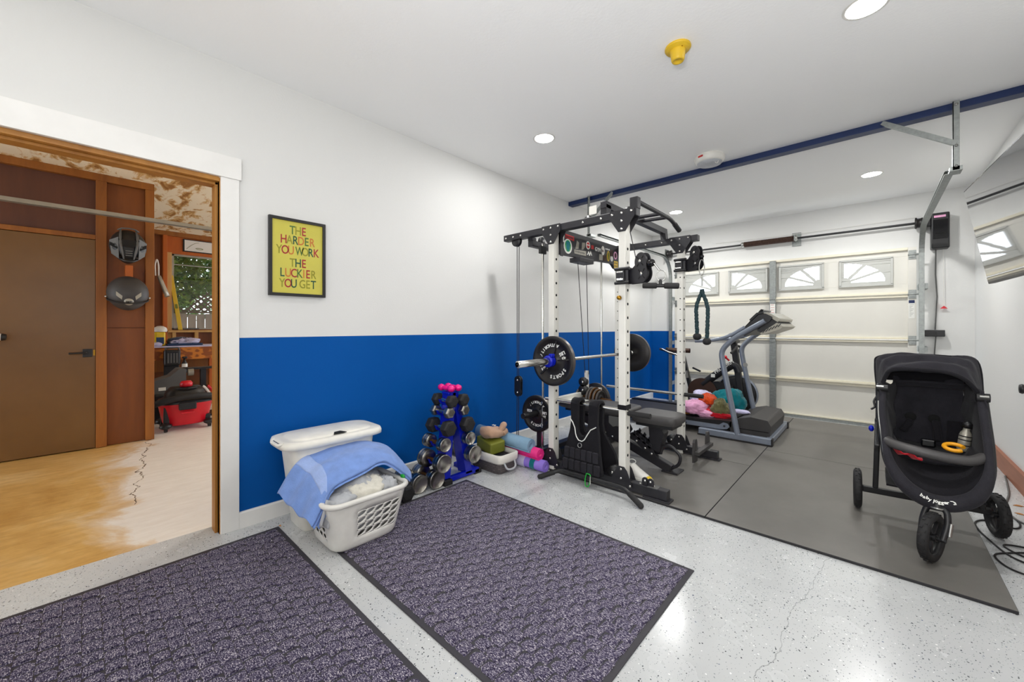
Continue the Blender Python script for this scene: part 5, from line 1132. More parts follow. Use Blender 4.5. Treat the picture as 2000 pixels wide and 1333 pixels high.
# ---------------------------------------------------------------- weight vest hanging on the safety pipe
t = thing('weight_vest', 'black weight vest with white piping hanging on the chrome pipe', 'weight vest', (1.13, 2.66, .6))
def vest(y, dy, L, Rr, zb, nm, par):
    poly = [(1.011, .60), (1.079, .60), (1.076, .42), (1.087, .372), (1.107, .352), (1.128, .352), (1.15, .372), (1.168, .42), (1.176, .60), (1.256, .60), (1.249, .46), (1.262, .38), (Rr - .03, .24), (Rr, zb + .02), (Rr - .03, zb), (L + .03, zb - .005), (L, zb + .02), (.972, .24), (1.005, .38), (1.016, .46)]
    return M().prism([(x, y - (.035 if z < .4 else 0) * (.4 - min(z, .4)) / .3 * (1 if dy < 0 else -1), z) for x, z in poly], (0, abs(dy), 0)).build(nm, MATS['cloth_black'], par, bevel=.008, seg=2)
fp = vest(2.622, -.028, .95, 1.312, .075, 'front_panel', t); bp = vest(2.70, .028, .93, 1.372, .08, 'back_panel', t)
for x0, x1 in ((1.011, 1.079), (1.176, 1.256)):
    pts = [(0, 2.63, .595)] + [(0, 2.678 + .042 * cos(a), .598 + .028 * sin(a)) for a in [pi - pi * k / 8 for k in range(9)]] + [(0, 2.722, .595)]
    s_ = M(); vs = []
    for x in (x0, x1): vs += [(x, p[1], p[2]) for p in pts]
    n = len(pts); s_.add(vs, [(i, i + 1, n + i + 1, n + i) for i in range(n - 1)], True); s_.build('shoulder_strap', MATS['cloth_black'], t, solid=.02)
M().tube([(1.012, 2.618, .472), (1.035, 2.615, .45), (1.058, 2.611, .41), (1.068, 2.606, .37), (1.078, 2.603, .345), (1.10, 2.60, .322), (1.13, 2.60, .318), (1.152, 2.602, .335), (1.178, 2.606, .38), (1.20, 2.61, .415), (1.245, 2.614, .442)], .004, 6).build('white_piping', MATS['letter_white'], t)
M().tube(arc((1.112, 2.597, .285), .017, 0, 2 * pi, 18, (1, 0, 0), (0, .2, .98)), .0032, 6).build('ring', MATS['steel'], t)
for r_, (z0, z1, k0) in enumerate(((.085, .165, 6), (.175, .255, 6))):
    for k in range(k0):
        a = .965 + .01 * r_ + k * (.335 - .03 * r_) / k0; w = (.335 - .03 * r_) / k0 - .008; yb = 2.606 - (.4 - (z0 + z1) / 2) / .3 * .035 + .012
        M().box((a, yb - .012, z0), (a + w, yb + .015, z1)).build('weight_pocket', MATS['cloth_charcoal'], t, bevel=.006)
M().tube([(.99, 2.66, .17), (.93, 2.70, .19), (.90, 2.74, .12), (.93, 2.72, .03)], .011, 8, flat=.4).build('side_strap', MATS['cloth_black'], t)
M().prism([(1.145, 2.70, .46), (1.165, 2.70, .455), (1.163, 2.70, .40), (1.14, 2.70, .405)], (0, .002, 0)).build('inside_label', MATS['letter_white'], t)
# ---------------------------------------------------------------- white sneaker behind the rack foot
t = thing('sneaker', 'white sneaker with yellow toe and loose laces behind rack foot', 'shoe', (1.42, 2.94, .0155))
sa = Matrix.Translation((1.41, 2.935, .0155)) @ Matrix.Rotation(radians(-14), 4, 'Z')
def shoe_ring(x, w, z, dz): return [sa @ Vector((x, w * cos(a), z + dz * sin(a))) for a in [2 * pi * k / 20 for k in range(20)]]
def foot(u, v):
    a, s_ = 2 * pi * u, v; x = -.13 + .27 * v
    w = .030 + .018 * sin(pi * min(1, v * 1.02)) ** .6; w *= 1 if v < .93 else sqrt(max(.02, 1 - ((v - .93) / .07) ** 2)); w *= 1 if v > .06 else sqrt(max(.02, 1 - ((.06 - v) / .06) ** 2))
    top = .105 - .012 * v if v < .35 else (.10 - .085 * ((v - .35) / .65) ** .8 + .022)
    z = .022 + (top - .022) * max(0, sin(a)) ** .75 if sin(a) > 0 else .022 + .02 * sin(a)
    return sa @ Vector((x, w * cos(a), max(.002, z)))
M().grid(foot, 24, 24, closed_u=True).build('upper', MATS['white_leather'], t)
M().grid(lambda u, v: foot(u, .90 + .1 * v) + Vector((.002, 0, .001)), 24, 5, closed_u=True).build('yellow_toe', MATS['yellow_plastic'], t)
sl = M(); o_ = [sa @ Vector((-.132 + .277 * v, s_ * (.035 + .017 * sin(pi * v) ** .6) * (1 if .04 < v < .96 else .45), .0)) for s_, vs_ in ((1, range(0, 21)), (-1, range(20, -1, -1))) for v in [k / 20 for k in vs_]]
sl.prism(o_, (0, 0, .022)).build('sole', MATS['letter_white'], t)
M().prism([sa @ Vector((x, -.047, z)) for x, z in ((-.03, .03), (.02, .035), (.01, .06), (-.05, .055))], sa.to_3x3() @ Vector((0, .002, 0))).build('side_stripe', MATS['black_plastic'], t)
for k in range(5): M().tube([sa @ Vector((-.03 + k * .022, -.03, .088 - k * .009)), sa @ Vector((-.02 + k * .022, 0, .104 - k * .011)), sa @ Vector((-.03 + k * .022, .03, .088 - k * .009))], .0035, 6).build('lace', MATS['letter_white'], t)
for s_ in (-1, 1): M().tube([sa @ Vector((-.045 + .02 * cos(a), s_ * .02 * (1 + cos(a)) - .008, .115 + .018 * sin(a))) for a in [2 * pi * k / 14 for k in range(15)]], .003, 6).build('lace_loop', MATS['letter_white'], t)
# ---------------------------------------------------------------- adjustable bench inside the rack
t = thing('weight_bench', 'black adjustable weight bench standing inside the power rack', 'weight bench', (1.1, 3.24, .0155))
def pad(x0, x1, y0, y1, z0, z1, nm, taper=0):
    m_ = M(); ym = (y0 + y1) / 2; hw = (y1 - y0) / 2
    rings = []
    for z, ins in ((z0, .012), (z0 + .012, .002), (z1 - .018, 0), (z1 - .006, .006), (z1, .022)):
        rings.append([Vector(((x0 + x1) / 2 + (p.x - (x0 + x1) / 2), ym + (p.y - ym) * (1 - taper * (p.x - x0) / (x1 - x0)), z)) for p in ring((x0 + x1) / 2, ym, (x1 - x0) / 2 - ins, hw - ins, z, p=7, n=44)])
    loft(m_, rings); return m_.build(nm, MATS['grey_vinyl'], t)
pad(.52, 1.275, 3.09, 3.39, .435, .505, 'backrest', -.05); pad(1.285, 1.655, 3.08, 3.40, .415, .49, 'seat', .12)
M().box((.60, 3.14, .405), (1.22, 3.34, .437)).build('backrest_board', MATS['black_plastic'], t); M().box((1.32, 3.13, .385), (1.62, 3.35, .417)).build('seat_board', MATS['black_plastic'], t)
M().bar((.70, 3.24, .36), (1.575, 3.24, .045), .06, .07).build('spine_beam', MATS['rack_black'], t, bevel=.004)
for y in (3.195, 3.275): M().prism([(.92, y, .40), (1.16, y, .40), (1.22, y, .30), (1.16, y, .20), (.98, y, .21), (.90, y, .30)], (0, .008, 0)).build('hinge_plate', MATS['rack_black'], t)
M().prism([(1.40, 3.19, .39), (1.50, 3.19, .39), (1.53, 3.19, .33), (1.49, 3.19, .17), (1.42, 3.19, .19)], (0, .10, 0)).build('seat_post', MATS['rack_black'], t, bevel=.004)
lad = M()
for y in (3.185, 3.285):
    lad.prism([(1.22, y, .27), (1.26, y, .30), (1.44, y, .19), (1.47, y, .13), (1.43, y, .12)], (0, .008, 0))
    for k in range(4): lad.prism([(1.26 + k * .045, y, .285 - k * .028), (1.28 + k * .045, y, .32 - k * .028), (1.295 + k * .045, y, .30 - k * .028), (1.285 + k * .045, y, .27 - k * .028)], (0, .008, 0))
lad.build('seat_ladder', MATS['rack_black'], t, kind='stuff')
bolts(bpy.data.objects[t.children[-1].name], [(1.235, 3.185, .268), (1.30, 3.185, .232), (1.375, 3.185, .185), (1.43, 3.185, .15)], (0, -1, 0), .011); bolts(t.children[-1], [(1.0, 3.19, .25), (1.07, 3.19, .225), (1.12, 3.19, .33), (.97, 3.19, .33)], (0, -1, 0), .011)
M().box((1.505, 3.20, .0155), (1.635, 3.35, .0275)).build('front_foot', MATS['rack_black'], t, bevel=.002); M().box((.60, 2.99, .0155), (.67, 3.49, .07)).build('rear_foot', MATS['rack_black'], t, bevel=.004)
M().bar((.64, 3.24, .05), (.98, 3.24, .26), .06, .06).build('rear_leg', MATS['rack_black'], t, bevel=.004)
M().tube(fillet([(1.485, 3.24, .15), (1.50, 3.24, .215), (1.565, 3.24, .235), (1.65, 3.24, .165), (1.635, 3.24, .09), (1.575, 3.24, .05)], .035), .0125, 12).build('carry_handle', MATS['rack_black'], t)
M().prism([(1.09, 3.09, .43), (1.18, 3.09, .43), (1.18, 3.09, .36), (1.13, 3.09, .34), (1.09, 3.09, .37)], (0, .012, 0)).build('grey_bracket', MATS['grey_plastic'], t)
tag(M().box((.63, 3.12, .5055), (.80, 3.24, .509)).build('paper_sheet', MATS['letter_white']), 'white sheet of paper lying on the bench backrest behind the vest', 'paper')
# ---------------------------------------------------------------- treadmill behind the rack
t = thing('treadmill', 'grey treadmill with black belt and curved uprights behind the rack', 'treadmill', (1.3, 5.1, .0155))
Z0 = .0155
M().box((1.355, 4.60, Z0), (2.04, 4.665, .088)).build('base_rail', MATS['silver_blue'], t, bevel=.006); M().box((1.355, 5.555, Z0), (2.04, 5.62, .088)).build('base_rail', MATS['silver_blue'], t, bevel=.006)
M().box((1.985, 4.665, .03), (2.04, 5.555, .085)).build('front_rail', MATS['silver_blue'], t, bevel=.006)
for y in (4.60, 5.555): M().box((2.036, y - .004, Z0), (2.05, y + .069, .09)).build('end_cap', MATS['black_plastic'], t, bevel=.003)
M().box((1.35, 4.585, Z0), (2.045, 4.60, .03)).build('floor_strip', MATS['black_rubber'], t)
def upr(y, nm):
    m_ = M(); cl = fillet([(1.735, y, .075), (1.595, y, .80), (1.575, y, .95), (1.70, y, 1.085), (1.98, y, 1.265)], .16, 10); n = 14
    m_.tube(cl, .042, n, flat=.62); return m_.build(nm, MATS['silver_blue'], t)
upr(4.635, 'upright'); upr(5.50, 'upright')
for y in (4.64, 5.50):
    h = M().tube(fillet([(1.31, y, 1.045), (1.50, y, 1.055), (1.66, y, 1.105), (1.80, y, 1.20)], .12, 8), .0185, 12).build('handrail', MATS['silver_blue'], t)
M().lathe([(0, -.004), (.022, -.004), (.026, .004), (.026, .012)], (1.63, 5.47, .74), (0, -1, 0), 16).build('pivot_knob', MATS['steel'], t)
M().prism([(1.745, 4.63, 1.135), (1.925, 4.63, 1.325), (1.985, 4.63, 1.335), (2.045, 4.63, 1.30), (2.02, 4.63, 1.26), (1.80, 4.63, 1.105)], (0, .90, 0)).build('console_body', MATS['black_plastic'], t, bevel=.012)
M().prism([(1.96, 4.65, 1.345), (2.0, 4.65, 1.352), (2.10, 4.65, 1.285), (2.085, 4.65, 1.25), (2.03, 4.65, 1.29)], (0, .86, 0)).build('console_shell', MATS['console_silver'], t, bevel=.01)
M().prism([(2.05, 4.66, 1.225), (2.075, 4.66, 1.245), (2.125, 4.66, 1.205), (2.10, 4.66, 1.18), (1.95, 4.66, 1.12), (1.93, 4.66, 1.135)], (0, .84, 0)).build('console_rear', MATS['console_silver'], t, bevel=.008)
M().prism([(1.98, 4.68, 1.25), (2.04, 4.68, 1.28), (2.09, 4.68, 1.24), (1.95, 4.68, 1.14), (1.90, 4.68, 1.16)], (0, .80, 0)).build('console_gap', MATS['black_plastic'], t)
g_ = M()
for k in range(6): g_.bar((1.955 + k * .026, 4.655, 1.142 + k * .012), (1.98 + k * .026, 4.655, 1.175 + k * .012), .004, .007, (0, 0, 1))
g_.build('vent_slots', MATS['black_plastic'], t, kind='stuff')
M().prism([(1.76, 4.85, 1.165), (1.90, 4.85, 1.315), (1.93, 4.85, 1.385), (1.905, 4.85, 1.39), (1.75, 4.85, 1.20)], (0, .42, 0)).build('display_pod', MATS['black_gloss'], t, bevel=.012)
M().prism([(1.83, 4.74, 1.26), (1.90, 4.74, 1.335), (1.955, 4.74, 1.345), (1.945, 4.74, 1.36), (1.885, 4.74, 1.35), (1.82, 4.74, 1.28)], (0, .62, 0)).build('book_ledge', MATS['black_plastic'], t, bevel=.006)
M().prism([(1.655, 4.70, .03), (2.0, 4.70, .03), (2.02, 4.70, .19), (1.99, 4.70, .245), (1.84, 4.70, .262), (1.74, 4.70, .235), (1.64, 4.70, .175)], (0, .81, 0)).build('motor_hood', MATS['hood_grey'], t, bevel=.02, seg=3)
M().box((1.70, 4.694, .125), (2.0, 4.701, .131)).build('hood_seam', MATS['hole_black'], t)
M().box((.20, 4.77, .10), (1.66, 5.44, .152)).build('deck', MATS['black_plastic'], t, bevel=.004); M().box((.19, 4.83, .150), (1.68, 5.38, .158)).build('belt', MATS['belt_black'], t, bevel=.003)
for y0, y1 in ((4.70, 4.80), (5.41, 5.51)):
    M().prism([(.18, y0, .13), (1.50, y0, .13), (1.66, y0, .125), (1.66, y0, .19), (1.52, y0, .185), (1.35, y0, .17), (.18, y0, .168)], (0, y1 - y0, 0)).build('foot_rail', MATS['black_plastic'], t, bevel=.006)
M().prism([(.30, 4.685, .075), (1.56, 4.685, .09), (1.62, 4.685, .10), (1.645, 4.685, .13), (1.625, 4.685, .16), (1.58, 4.685, .165), (1.54, 4.685, .135), (.30, 4.685, .125)], (0, .018, 0)).build('deck_side', MATS['silver_blue'], t, bevel=.004)
bolts(t.children[-1], [(1.595, 4.685, .13), (1.19, 4.685, .10)], (0, -1, 0), .011, 'black_plastic')
M().box((1.07, 4.681, .096), (1.20, 4.686, .114)).build('blue_decal', MATS['navy_paint'], t)
for y in (4.72, 5.46): M().cyl((.24, y - .02, .055), (.24, y + .02, .055), .04, n=16).build('rear_roller_foot', MATS['black_rubber'], t)
# clothes on the deck: every garment a thing of its own
G_ = 'clothes heaped on the treadmill'
def garment(label, c, r, seed, m, amp=.3, f=12):
    tag(M().grid(blob(c, r, seed, amp, f), 60, 26, closed_u=True).build('garment', MATS[m]), label, 'clothes', G_)
garment('red garment lowest in the heap on the treadmill belt', (1.36, 4.98, .225), (.24, .15, .065), 31, 'cloth_red', .25, 9)
garment('shiny teal garment highest in the heap on the treadmill', (1.53, 5.10, .33), (.17, .15, .14), 33, 'cloth_teal', .22, 11)
garment('orange red patterned garment in the middle of the heap on treadmill', (1.36, 5.02, .335), (.11, .13, .07), 35, 'cloth_orange', .3, 14)
garment('pink garment in front of the heap beside white rack post', (1.23, 4.88, .255), (.13, .12, .08), 36, 'cloth_pink', .3, 14)
garment('pink crumpled sleeve spilling at front edge of the treadmill belt', (1.37, 4.84, .205), (.10, .06, .045), 44, 'cloth_pink', .3, 14)
garment('olive and tan patterned garment below the teal one on treadmill', (1.50, 4.90, .27), (.085, .10, .10), 37, 'cloth_olive', .3, 15)
garment('ochre cloth corner at left end of heap on the treadmill', (1.13, 4.92, .20), (.10, .10, .045), 39, 'cloth_ochre', .25, 9)
garment('lilac white garment at the back of heap on treadmill', (1.24, 5.14, .33), (.13, .12, .09), 40, 'cloth_lilac', .25, 11)
garment('pale lilac sleeve pointing towards the treadmill motor hood', (1.69, 4.93, .262), (.10, .04, .025), 41, 'cloth_lilac', .15, 7)
garment('red garment fold under the olive one at front of heap', (1.49, 4.86, .205), (.12, .07, .045), 43, 'cloth_red', .25, 10)
# ---------------------------------------------------------------- exercise bike in front of the garage door
t = thing('exercise_bike', 'dark upright exercise bike between treadmill and the garage door', 'exercise bike', (1.1, 5.92, .0155))
by = 5.92
M().lathe([(.0, -.03), (.20, -.035), (.235, -.03), (.245, -.015), (.245, .015), (.235, .03), (.20, .035), (0, .03)], (1.43, by, .31), (0, 1, 0), 48).build('flywheel', MATS['black_plastic'], t)
M().lathe([(.238, -.034), (.25, -.022), (.25, .022), (.238, .034)], (1.43, by, .31), (0, 1, 0), 48, caps=False).build('flywheel_rim', MATS['silver_blue'], t)
M().prism([(.83, by - .07, .10), (1.42, by - .07, .10), (1.47, by - .07, .22), (1.40, by - .07, .42), (1.22, by - .07, .46), (.98, by - .07, .42), (.82, by - .07, .30)], (0, .14, 0)).build('drive_shell', MATS['black_plastic'], t, bevel=.04, seg=4)
M().lathe([(.0, -.004), (.17, -.004), (.19, .006), (.19, .02)], (1.02, by - .075, .30), (0, -1, 0), 32).build('crank_disc', MATS['spring_brown'], t)
M().bar((1.52, by - .05, .10), (1.40, by - .05, 1.05), .07, .075, (1, 0, 0)).build('mast', MATS['black_plastic'], t, bevel=.012)
M().tube(fillet([(.98, by - .05, .40), (1.28, by - .05, .62), (1.44, by - .05, .74), (1.50, by - .05, .60)], .12, 8), [.05] * 20, 12).build('main_tube', MATS['black_plastic'], t) if False else M().tube(fillet([(1.02, by - .05, .40), (1.25, by - .05, .60), (1.43, by - .05, .72), (1.47, by - .05, .60)], .10, 8), .052, 14).build('main_tube', MATS['black_plastic'], t)
M().text('PROFORM', frame((1.30, by - .104, .665), (.80, 0, .60), (-.60, 0, .80)), .062, .002, bold=.001).build('lettering', MATS['letter_white'], t)
M().box((1.14, by - .105, .515), (1.19, by - .102, .56)).build('white_label', MATS['letter_white'], t)
M().tube(fillet([(1.41, by - .20, .86), (1.46, by - .12, .93), (1.40, by, .96), (1.46, by + .12, .93), (1.41, by + .20, .86)], .08), .016, 10).build('handlebar', MATS['black_rubber'], t)
M().cbox((1.40, by, 1.05), (.05, .22, .15), Matrix.Rotation(radians(-25), 3, 'Y')).build('display', MATS['black_plastic'], t, bevel=.015)
M().tube([(1.36, by - .09, .755), (1.33, by - .12, .79)], .012, 8).build('resistance_knob', MATS['red_plastic'], t); M().ball((1.325, by - .125, .80), (.022, .022, .022), 12, 8).build('red_knob', MATS['red_plastic'], t)
M().bar((.84, by, .32), (.73, by, .80), .06, .05, (1, 0, 0)).build('seat_post', MATS['black_plastic'], t, bevel=.006); M().bar((.805, by - .033, .47), (.785, by - .033, .57), .004, .035, (1, 0, 0)).build('scale_strip', MATS['console_silver'], t)
M().grid(lambda u, v: Vector((.68 + .15 * (v - .5) * 2 * 1, by, .86)) + Vector((0, (.11 - .075 * v ** 1.5) * cos(2 * pi * u) * sin(pi * (.06 + .88 * v)) ** .35, .033 * sin(2 * pi * u))), 24, 16, closed_u=True).build('saddle', MATS['spring_brown'], t)
for s_ in (-1, 1): M().tube(fillet([(.72, by + s_ * .10, .80), (.60, by + s_ * .11, .82), (.50, by + s_ * .12, .865), (.44, by + s_ * .12, .875)], .05), .018, 10).build('side_grip', MATS['black_rubber'], t)
M().tube(fillet([(.70, by - .12, .80), (.56, by - .13, .84), (.47, by - .13, .88)], .04), .009, 8).build('chrome_strip', MATS['chrome'], t)
M().bar((.88, by - .03, .62), (1.0, by - .10, .585), .02, .02).build('seat_lever', MATS['black_plastic'], t)
for x in (.78, 1.52):
    M().box((x - .035, by - .24, Z0), (x + .035, by + .24, Z0 + .06)).build('floor_bar', MATS['black_plastic'], t, bevel=.01)
M().box((.78, by - .03, .05), (1.52, by + .03, .11)).build('floor_beam', MATS['black_plastic'], t, bevel=.006)
M().bar((1.02, by - .10, .30), (1.14, by - .10, .18), .02, .03).build('crank', MATS['steel'], t); M().box((1.09, by - .20, .155), (1.19, by - .115, .185)).build('pedal', MATS['black_plastic'], t, bevel=.006)
# ---------------------------------------------------------------- three wheeled stroller on the rubber mat
t = thing('stroller', 'black three wheeled stroller with folded back canopy on rubber mat', 'stroller', (3.0, 3.25, .0155))
def smooth_path(pts, n=10):
    P_ = [Vector(p) for p in pts]; N = (len(P_) - 1) * n
    return [spl(P_, i / N) for i in range(N + 1)]
rim = smooth_path([(2.826, 3.25, .83), (2.822, 3.20, .70), (2.835, 3.10, .565), (2.85, 3.02, .46), (2.90, 2.985, .365), (2.965, 2.975, .312), (3.03, 2.972, .296), (3.10, 2.975, .312), (3.165, 2.985, .365), (3.205, 3.02, .46), (3.216, 3.10, .565), (3.216, 3.20, .70), (3.21, 3.25, .82)], 6)
ctr = Vector((3.02, 3.1, .60))
def push(p, k): d = Vector((p.x - ctr.x, 0, p.z - ctr.z)); return p - d * k
M().tube(rim, [.017 + .023 * max(0, 1 - (p.z - .29) / .22) for p in rim], 14).build('padded_rim', MATS['cloth_charcoal'], t)
M().tube([push(p, -.065) + Vector((0, .012, 0)) for p in rim], .0125, 10).build('frame_tube', MATS['black_plastic'], t)
M().tube([push(p, -.075) + Vector((0, -.004, 0)) for p in rim[4:44]], .0045, 6).build('silver_edge', MATS['steel'], t)
# tub lining: from the rim back and in towards the seat
def lining(u, v):
    p = spl([rim[i] for i in range(0, len(rim), 4)], u); q = push(p, .10 + .10 * v) + Vector((0, .30 * v, .10 * v * max(0, 1 - (p.z - .29) / .3))); q.y = p.y * (1 - v) + 3.47 * v if p.z > .5 else p.y + .26 * v
    return p * (1 - min(1, v * 4)) + q * min(1, v * 4) if v < .25 else q
M().grid(lining, 60, 10).build('tub_lining', MATS['cloth_black'], t, solid=.006)
M().grid(lambda u, v: push(spl([rim[i] for i in range(0, len(rim), 4)], .2 + .6 * u), -.06) + Vector((0, .02 + .34 * v, -.02 * v)), 40, 6).build('tub_underside', MATS['cloth_black'], t, solid=.008)
# backrest, seat, side cloths
def back(u, v):
    x = 2.88 + .295 * u; z = .47 + .42 * v; b = .012 * sin(u * 14) * sin(v * 9) + .006 * noise.noise(Vector((x * 14, z * 14, 0)))
    return Vector((x, 3.47 + .03 * v - .035 * sin(pi * u) * -1 + b, z))
M().grid(back, 30, 26).build('backrest', MATS['cloth_charcoal'], t, solid=.012)
M().grid(lambda u, v: Vector((2.86 + .33 * u, 3.12 + .36 * v, .485 - .02 * sin(pi * u) + .012 * v + .006 * noise.noise(Vector((u * 5, v * 5, 2))))), 24, 16).build('seat', MATS['cloth_black'], t, solid=.018)
for s_, x0, x1, nm in ((-1, 2.815, 2.885, 0), (1, 3.222, 3.17, 1)):
    M().grid(lambda u, v: Vector((x0 + (x1 - x0) * u ** .7 + .008 * sin(v * 11 + u * 5), 3.22 + .27 * u, (.50 + .36 * v) + .01 * sin(u * 9))), 16, 18).build('side_cloth', MATS['cloth_charcoal'], t, solid=.006)
for x, z in ((2.955, .645), (3.055, .645)):
    M().lathe([(0, .004), (.022, .003), (.026, 0)], (x, 3.485, z), (0, -1, 0), 16).build('harness_slot', MATS['hole_black'], t)
M().bar((2.915, 3.43, .56), (2.955, 3.44, .635), .035, .02, (0, 1, 0)).build('harness_pad', MATS['cloth_black'], t, bevel=.008)
M().bar((3.065, 3.40, .53), (3.06, 3.45, .64), .035, .02, (0, 1, 0)).build('harness_pad', MATS['cloth_black'], t, bevel=.008)
M().cbox((3.02, 3.33, .525), (.06, .03, .045)).build('buckle', MATS['black_gloss'], t, bevel=.008)
M().box((3.105, 3.445, .51), (3.165, 3.455, .65)).build('side_pocket', MATS['cloth_black'], t, bevel=.004)
# canopy pushed back: cloth between the front and rear hoops with gathered folds
fh = smooth_path([(2.822, 3.25, .838), (2.838, 3.245, .905), (2.868, 3.235, .948), (2.97, 3.22, .957), (3.085, 3.22, .950), (3.155, 3.235, .912), (3.210, 3.25, .828)], 8)
bh = smooth_path([(2.805, 3.40, .80), (2.795, 3.44, .96), (2.815, 3.45, 1.012), (2.946, 3.45, 1.030), (3.106, 3.45, 1.026), (3.218, 3.45, 1.005), (3.236, 3.42, .80)], 8)
def canopy(u, v):
    a = spl(fh[::4], u); b = spl(bh[::4], u); p = a * (1 - v) + b * v; p.z += .03 * sin(pi * v) * sin(pi * u)
    p += Vector((0, -.5, .8)) * (.013 * sin(v * 15 + 2.2 * sin(u * 7)) * sin(pi * u) + .007 * noise.noise(Vector((u * 12, v * 7, 1))) + .018 * abs(sin(u * pi * 2.5)) * sin(pi * v) * -.5)
    return p
M().grid(canopy, 64, 26).build('canopy', MATS['cloth_charcoal'], t, solid=.005)
M().tube(fh, .011, 8).build('canopy_front_hoop', MATS['cloth_black'], t); M().tube(bh, .008, 8).build('canopy_rear_hoop', MATS['cloth_black'], t)
M().grid(lambda u, v: spl(bh[::4], .12 + .76 * u) * (1 - v) + Vector((2.85 + .35 * u, 3.51, .86)) * v + Vector((0, .012 * sin(v * 9), 0)), 30, 10).build('canopy_back', MATS['cloth_black'], t, solid=.005)
M().grid(lambda u, v: Vector((2.885 + .29 * u, 3.43 + .04 * v, .862 - .028 * v + .012 * sin(v * pi) + .006 * sin(u * pi))), 24, 8).build('canopy_lining_fold', MATS['cloth_charcoal'], t, solid=.012)
for x, z, s_ in ((2.822, .838, -1), (3.213, .824, 1)):
    M().cyl((x - .022, 3.24, z), (x + .026, 3.24, z), .023, n=18).build('canopy_hinge', MATS['black_plastic'], t); M().cyl((x - .018 + s_ * .006, 3.222, z + .008), (x + .014 + s_ * .006, 3.222, z + .008), .008, n=10).build('hinge_trim', MATS['steel'], t)
M().tube(fillet([(2.80, 3.30, .775), (2.785, 3.27, .745), (2.795, 3.26, .715), (2.775, 3.25, .70)], .02), .006, 6).build('strap_clip', MATS['black_plastic'], t)
for s_, x in ((-1, 2.806), (1, 3.226)):
    M().tube([(x, 3.32, .83), (x, 3.34, .60)], .012, 10).build('side_tube', MATS['black_plastic'], t)
    M().bar((x, 3.38, .60), (x - .012 * -s_, 3.455, .17), .028, .045, (0, 1, 0)).build('rear_leg', MATS['black_plastic'], t, bevel=.006)
    M().bar((x, 3.36, .62), (x + s_ * .004, 3.12, .50), .022, .035, (0, 0, 1)).build('side_strut', MATS['black_plastic'], t, bevel=.005)
    M().cbox((x, 3.34, .60), (.03, .05, .07)).build('fold_joint', MATS['black_plastic'], t, bevel=.01)
M().ball((2.775, 3.40, .555), (.014, .016, .02), 12, 8).build('blue_button', MATS['blue_gloss'], t)
M().bar((2.73, 3.46, .145), (3.285, 3.545, .135), .03, .04).build('rear_axle', MATS['black_plastic'], t, bevel=.006)
M().bar((3.025, 3.50, .14), (3.025, 2.99, .27), .05, .04).build('lower_beam', MATS['black_plastic'], t, bevel=.006)
# wheels
def wheel(c, ax, r, w):
    ax = Vector(ax).normalized(); h = w / 2
    ty = M().lathe([(r * .70, -h * .7), (r * .84, -h), (r * .95, -h * .82), (r, -h * .35), (r, h * .35), (r * .95, h * .82), (r * .84, h), (r * .70, h * .7)], c, ax, 40, closed=True).build('wheel', MATS['black_rubber'], t)
    hb_ = M().lathe([(r * .69, -h * .62), (r * .72, -h * .62), (r * .72, h * .62), (r * .69, h * .62)], c, ax, 32, closed=True); c_ = Vector(c)
    u = ax.orthogonal().normalized(); v = ax.cross(u)
    for k in range(5):
        e = u * cos(2 * pi * k / 5) + v * sin(2 * pi * k / 5); hb_.bar(c_ + e * .012, c_ + e * r * .70, .016, .012, ax)
    hb_.cyl(c_ - ax * h * .8, c_ + ax * h * .8, .018, n=14); hb_.build('spoked_rim', MATS['black_plastic'], ty)
    tr_ = M()
    for k in range(36):
        a = 2 * pi * k / 36; e = u * cos(a) + v * sin(a); s2 = ax * h * .3 * (1 if k % 2 else -1); tr_.cbox(c_ + e * (r * .992) + s2, (.004, .004, .004)) if False else tr_.bar(c_ + e * r * .985 + s2 - ax * h * .25, c_ + e * r * .985 + s2 + ax * h * .25, .010, .010, e)
    tr_.build('tread', MATS['black_rubber'], ty, kind='stuff')
wheel((2.708, 3.46, .1405), (1, .05, 0), .1225, .042); wheel((3.308, 3.548, .121), (1, .18, 0), .119, .05)
fc = Vector((3.003, 2.905, .1385)); fa = Vector((.93, -.37, 0)).normalized()
wheel(fc, fa, .121, .045)
sd = fa
for s_ in (-1, 1):
    M().tube(fillet([fc + sd * s_ * .040, fc + sd * s_ * .046 + Vector((.015, .03, .08)), fc + sd * s_ * .036 + Vector((.022, .045, .135)), fc + Vector((.024, .05, .150))], .03), [.013] * 16 if False else .0135, 10).build('fork', MATS['black_plastic'], t)
M().cyl(fc - sd * .052, fc + sd * .052, .010, n=12).build('front_axle', MATS['black_plastic'], t)
M().tube([fc + sd * .058 + Vector((.006, .012, .025)), fc + sd * .058 + Vector((.014, .026, .085))], .008, 10).build('spring', MATS['steel'], t)
M().lathe([(.028, .0), (.030, .008), (.024, .018), (.022, .05), (.0, .05)], fc + Vector((.024, .05, .135)), (0, 0, 1), 18).build('swivel_hub', MATS['black_plastic'], t)
M().lathe([(.0305, .0), (.032, .004), (.0305, .008)], fc + Vector((.024, .05, .137)), (0, 0, 1), 20, caps=False).build('swivel_ring', MATS['steel'], t)
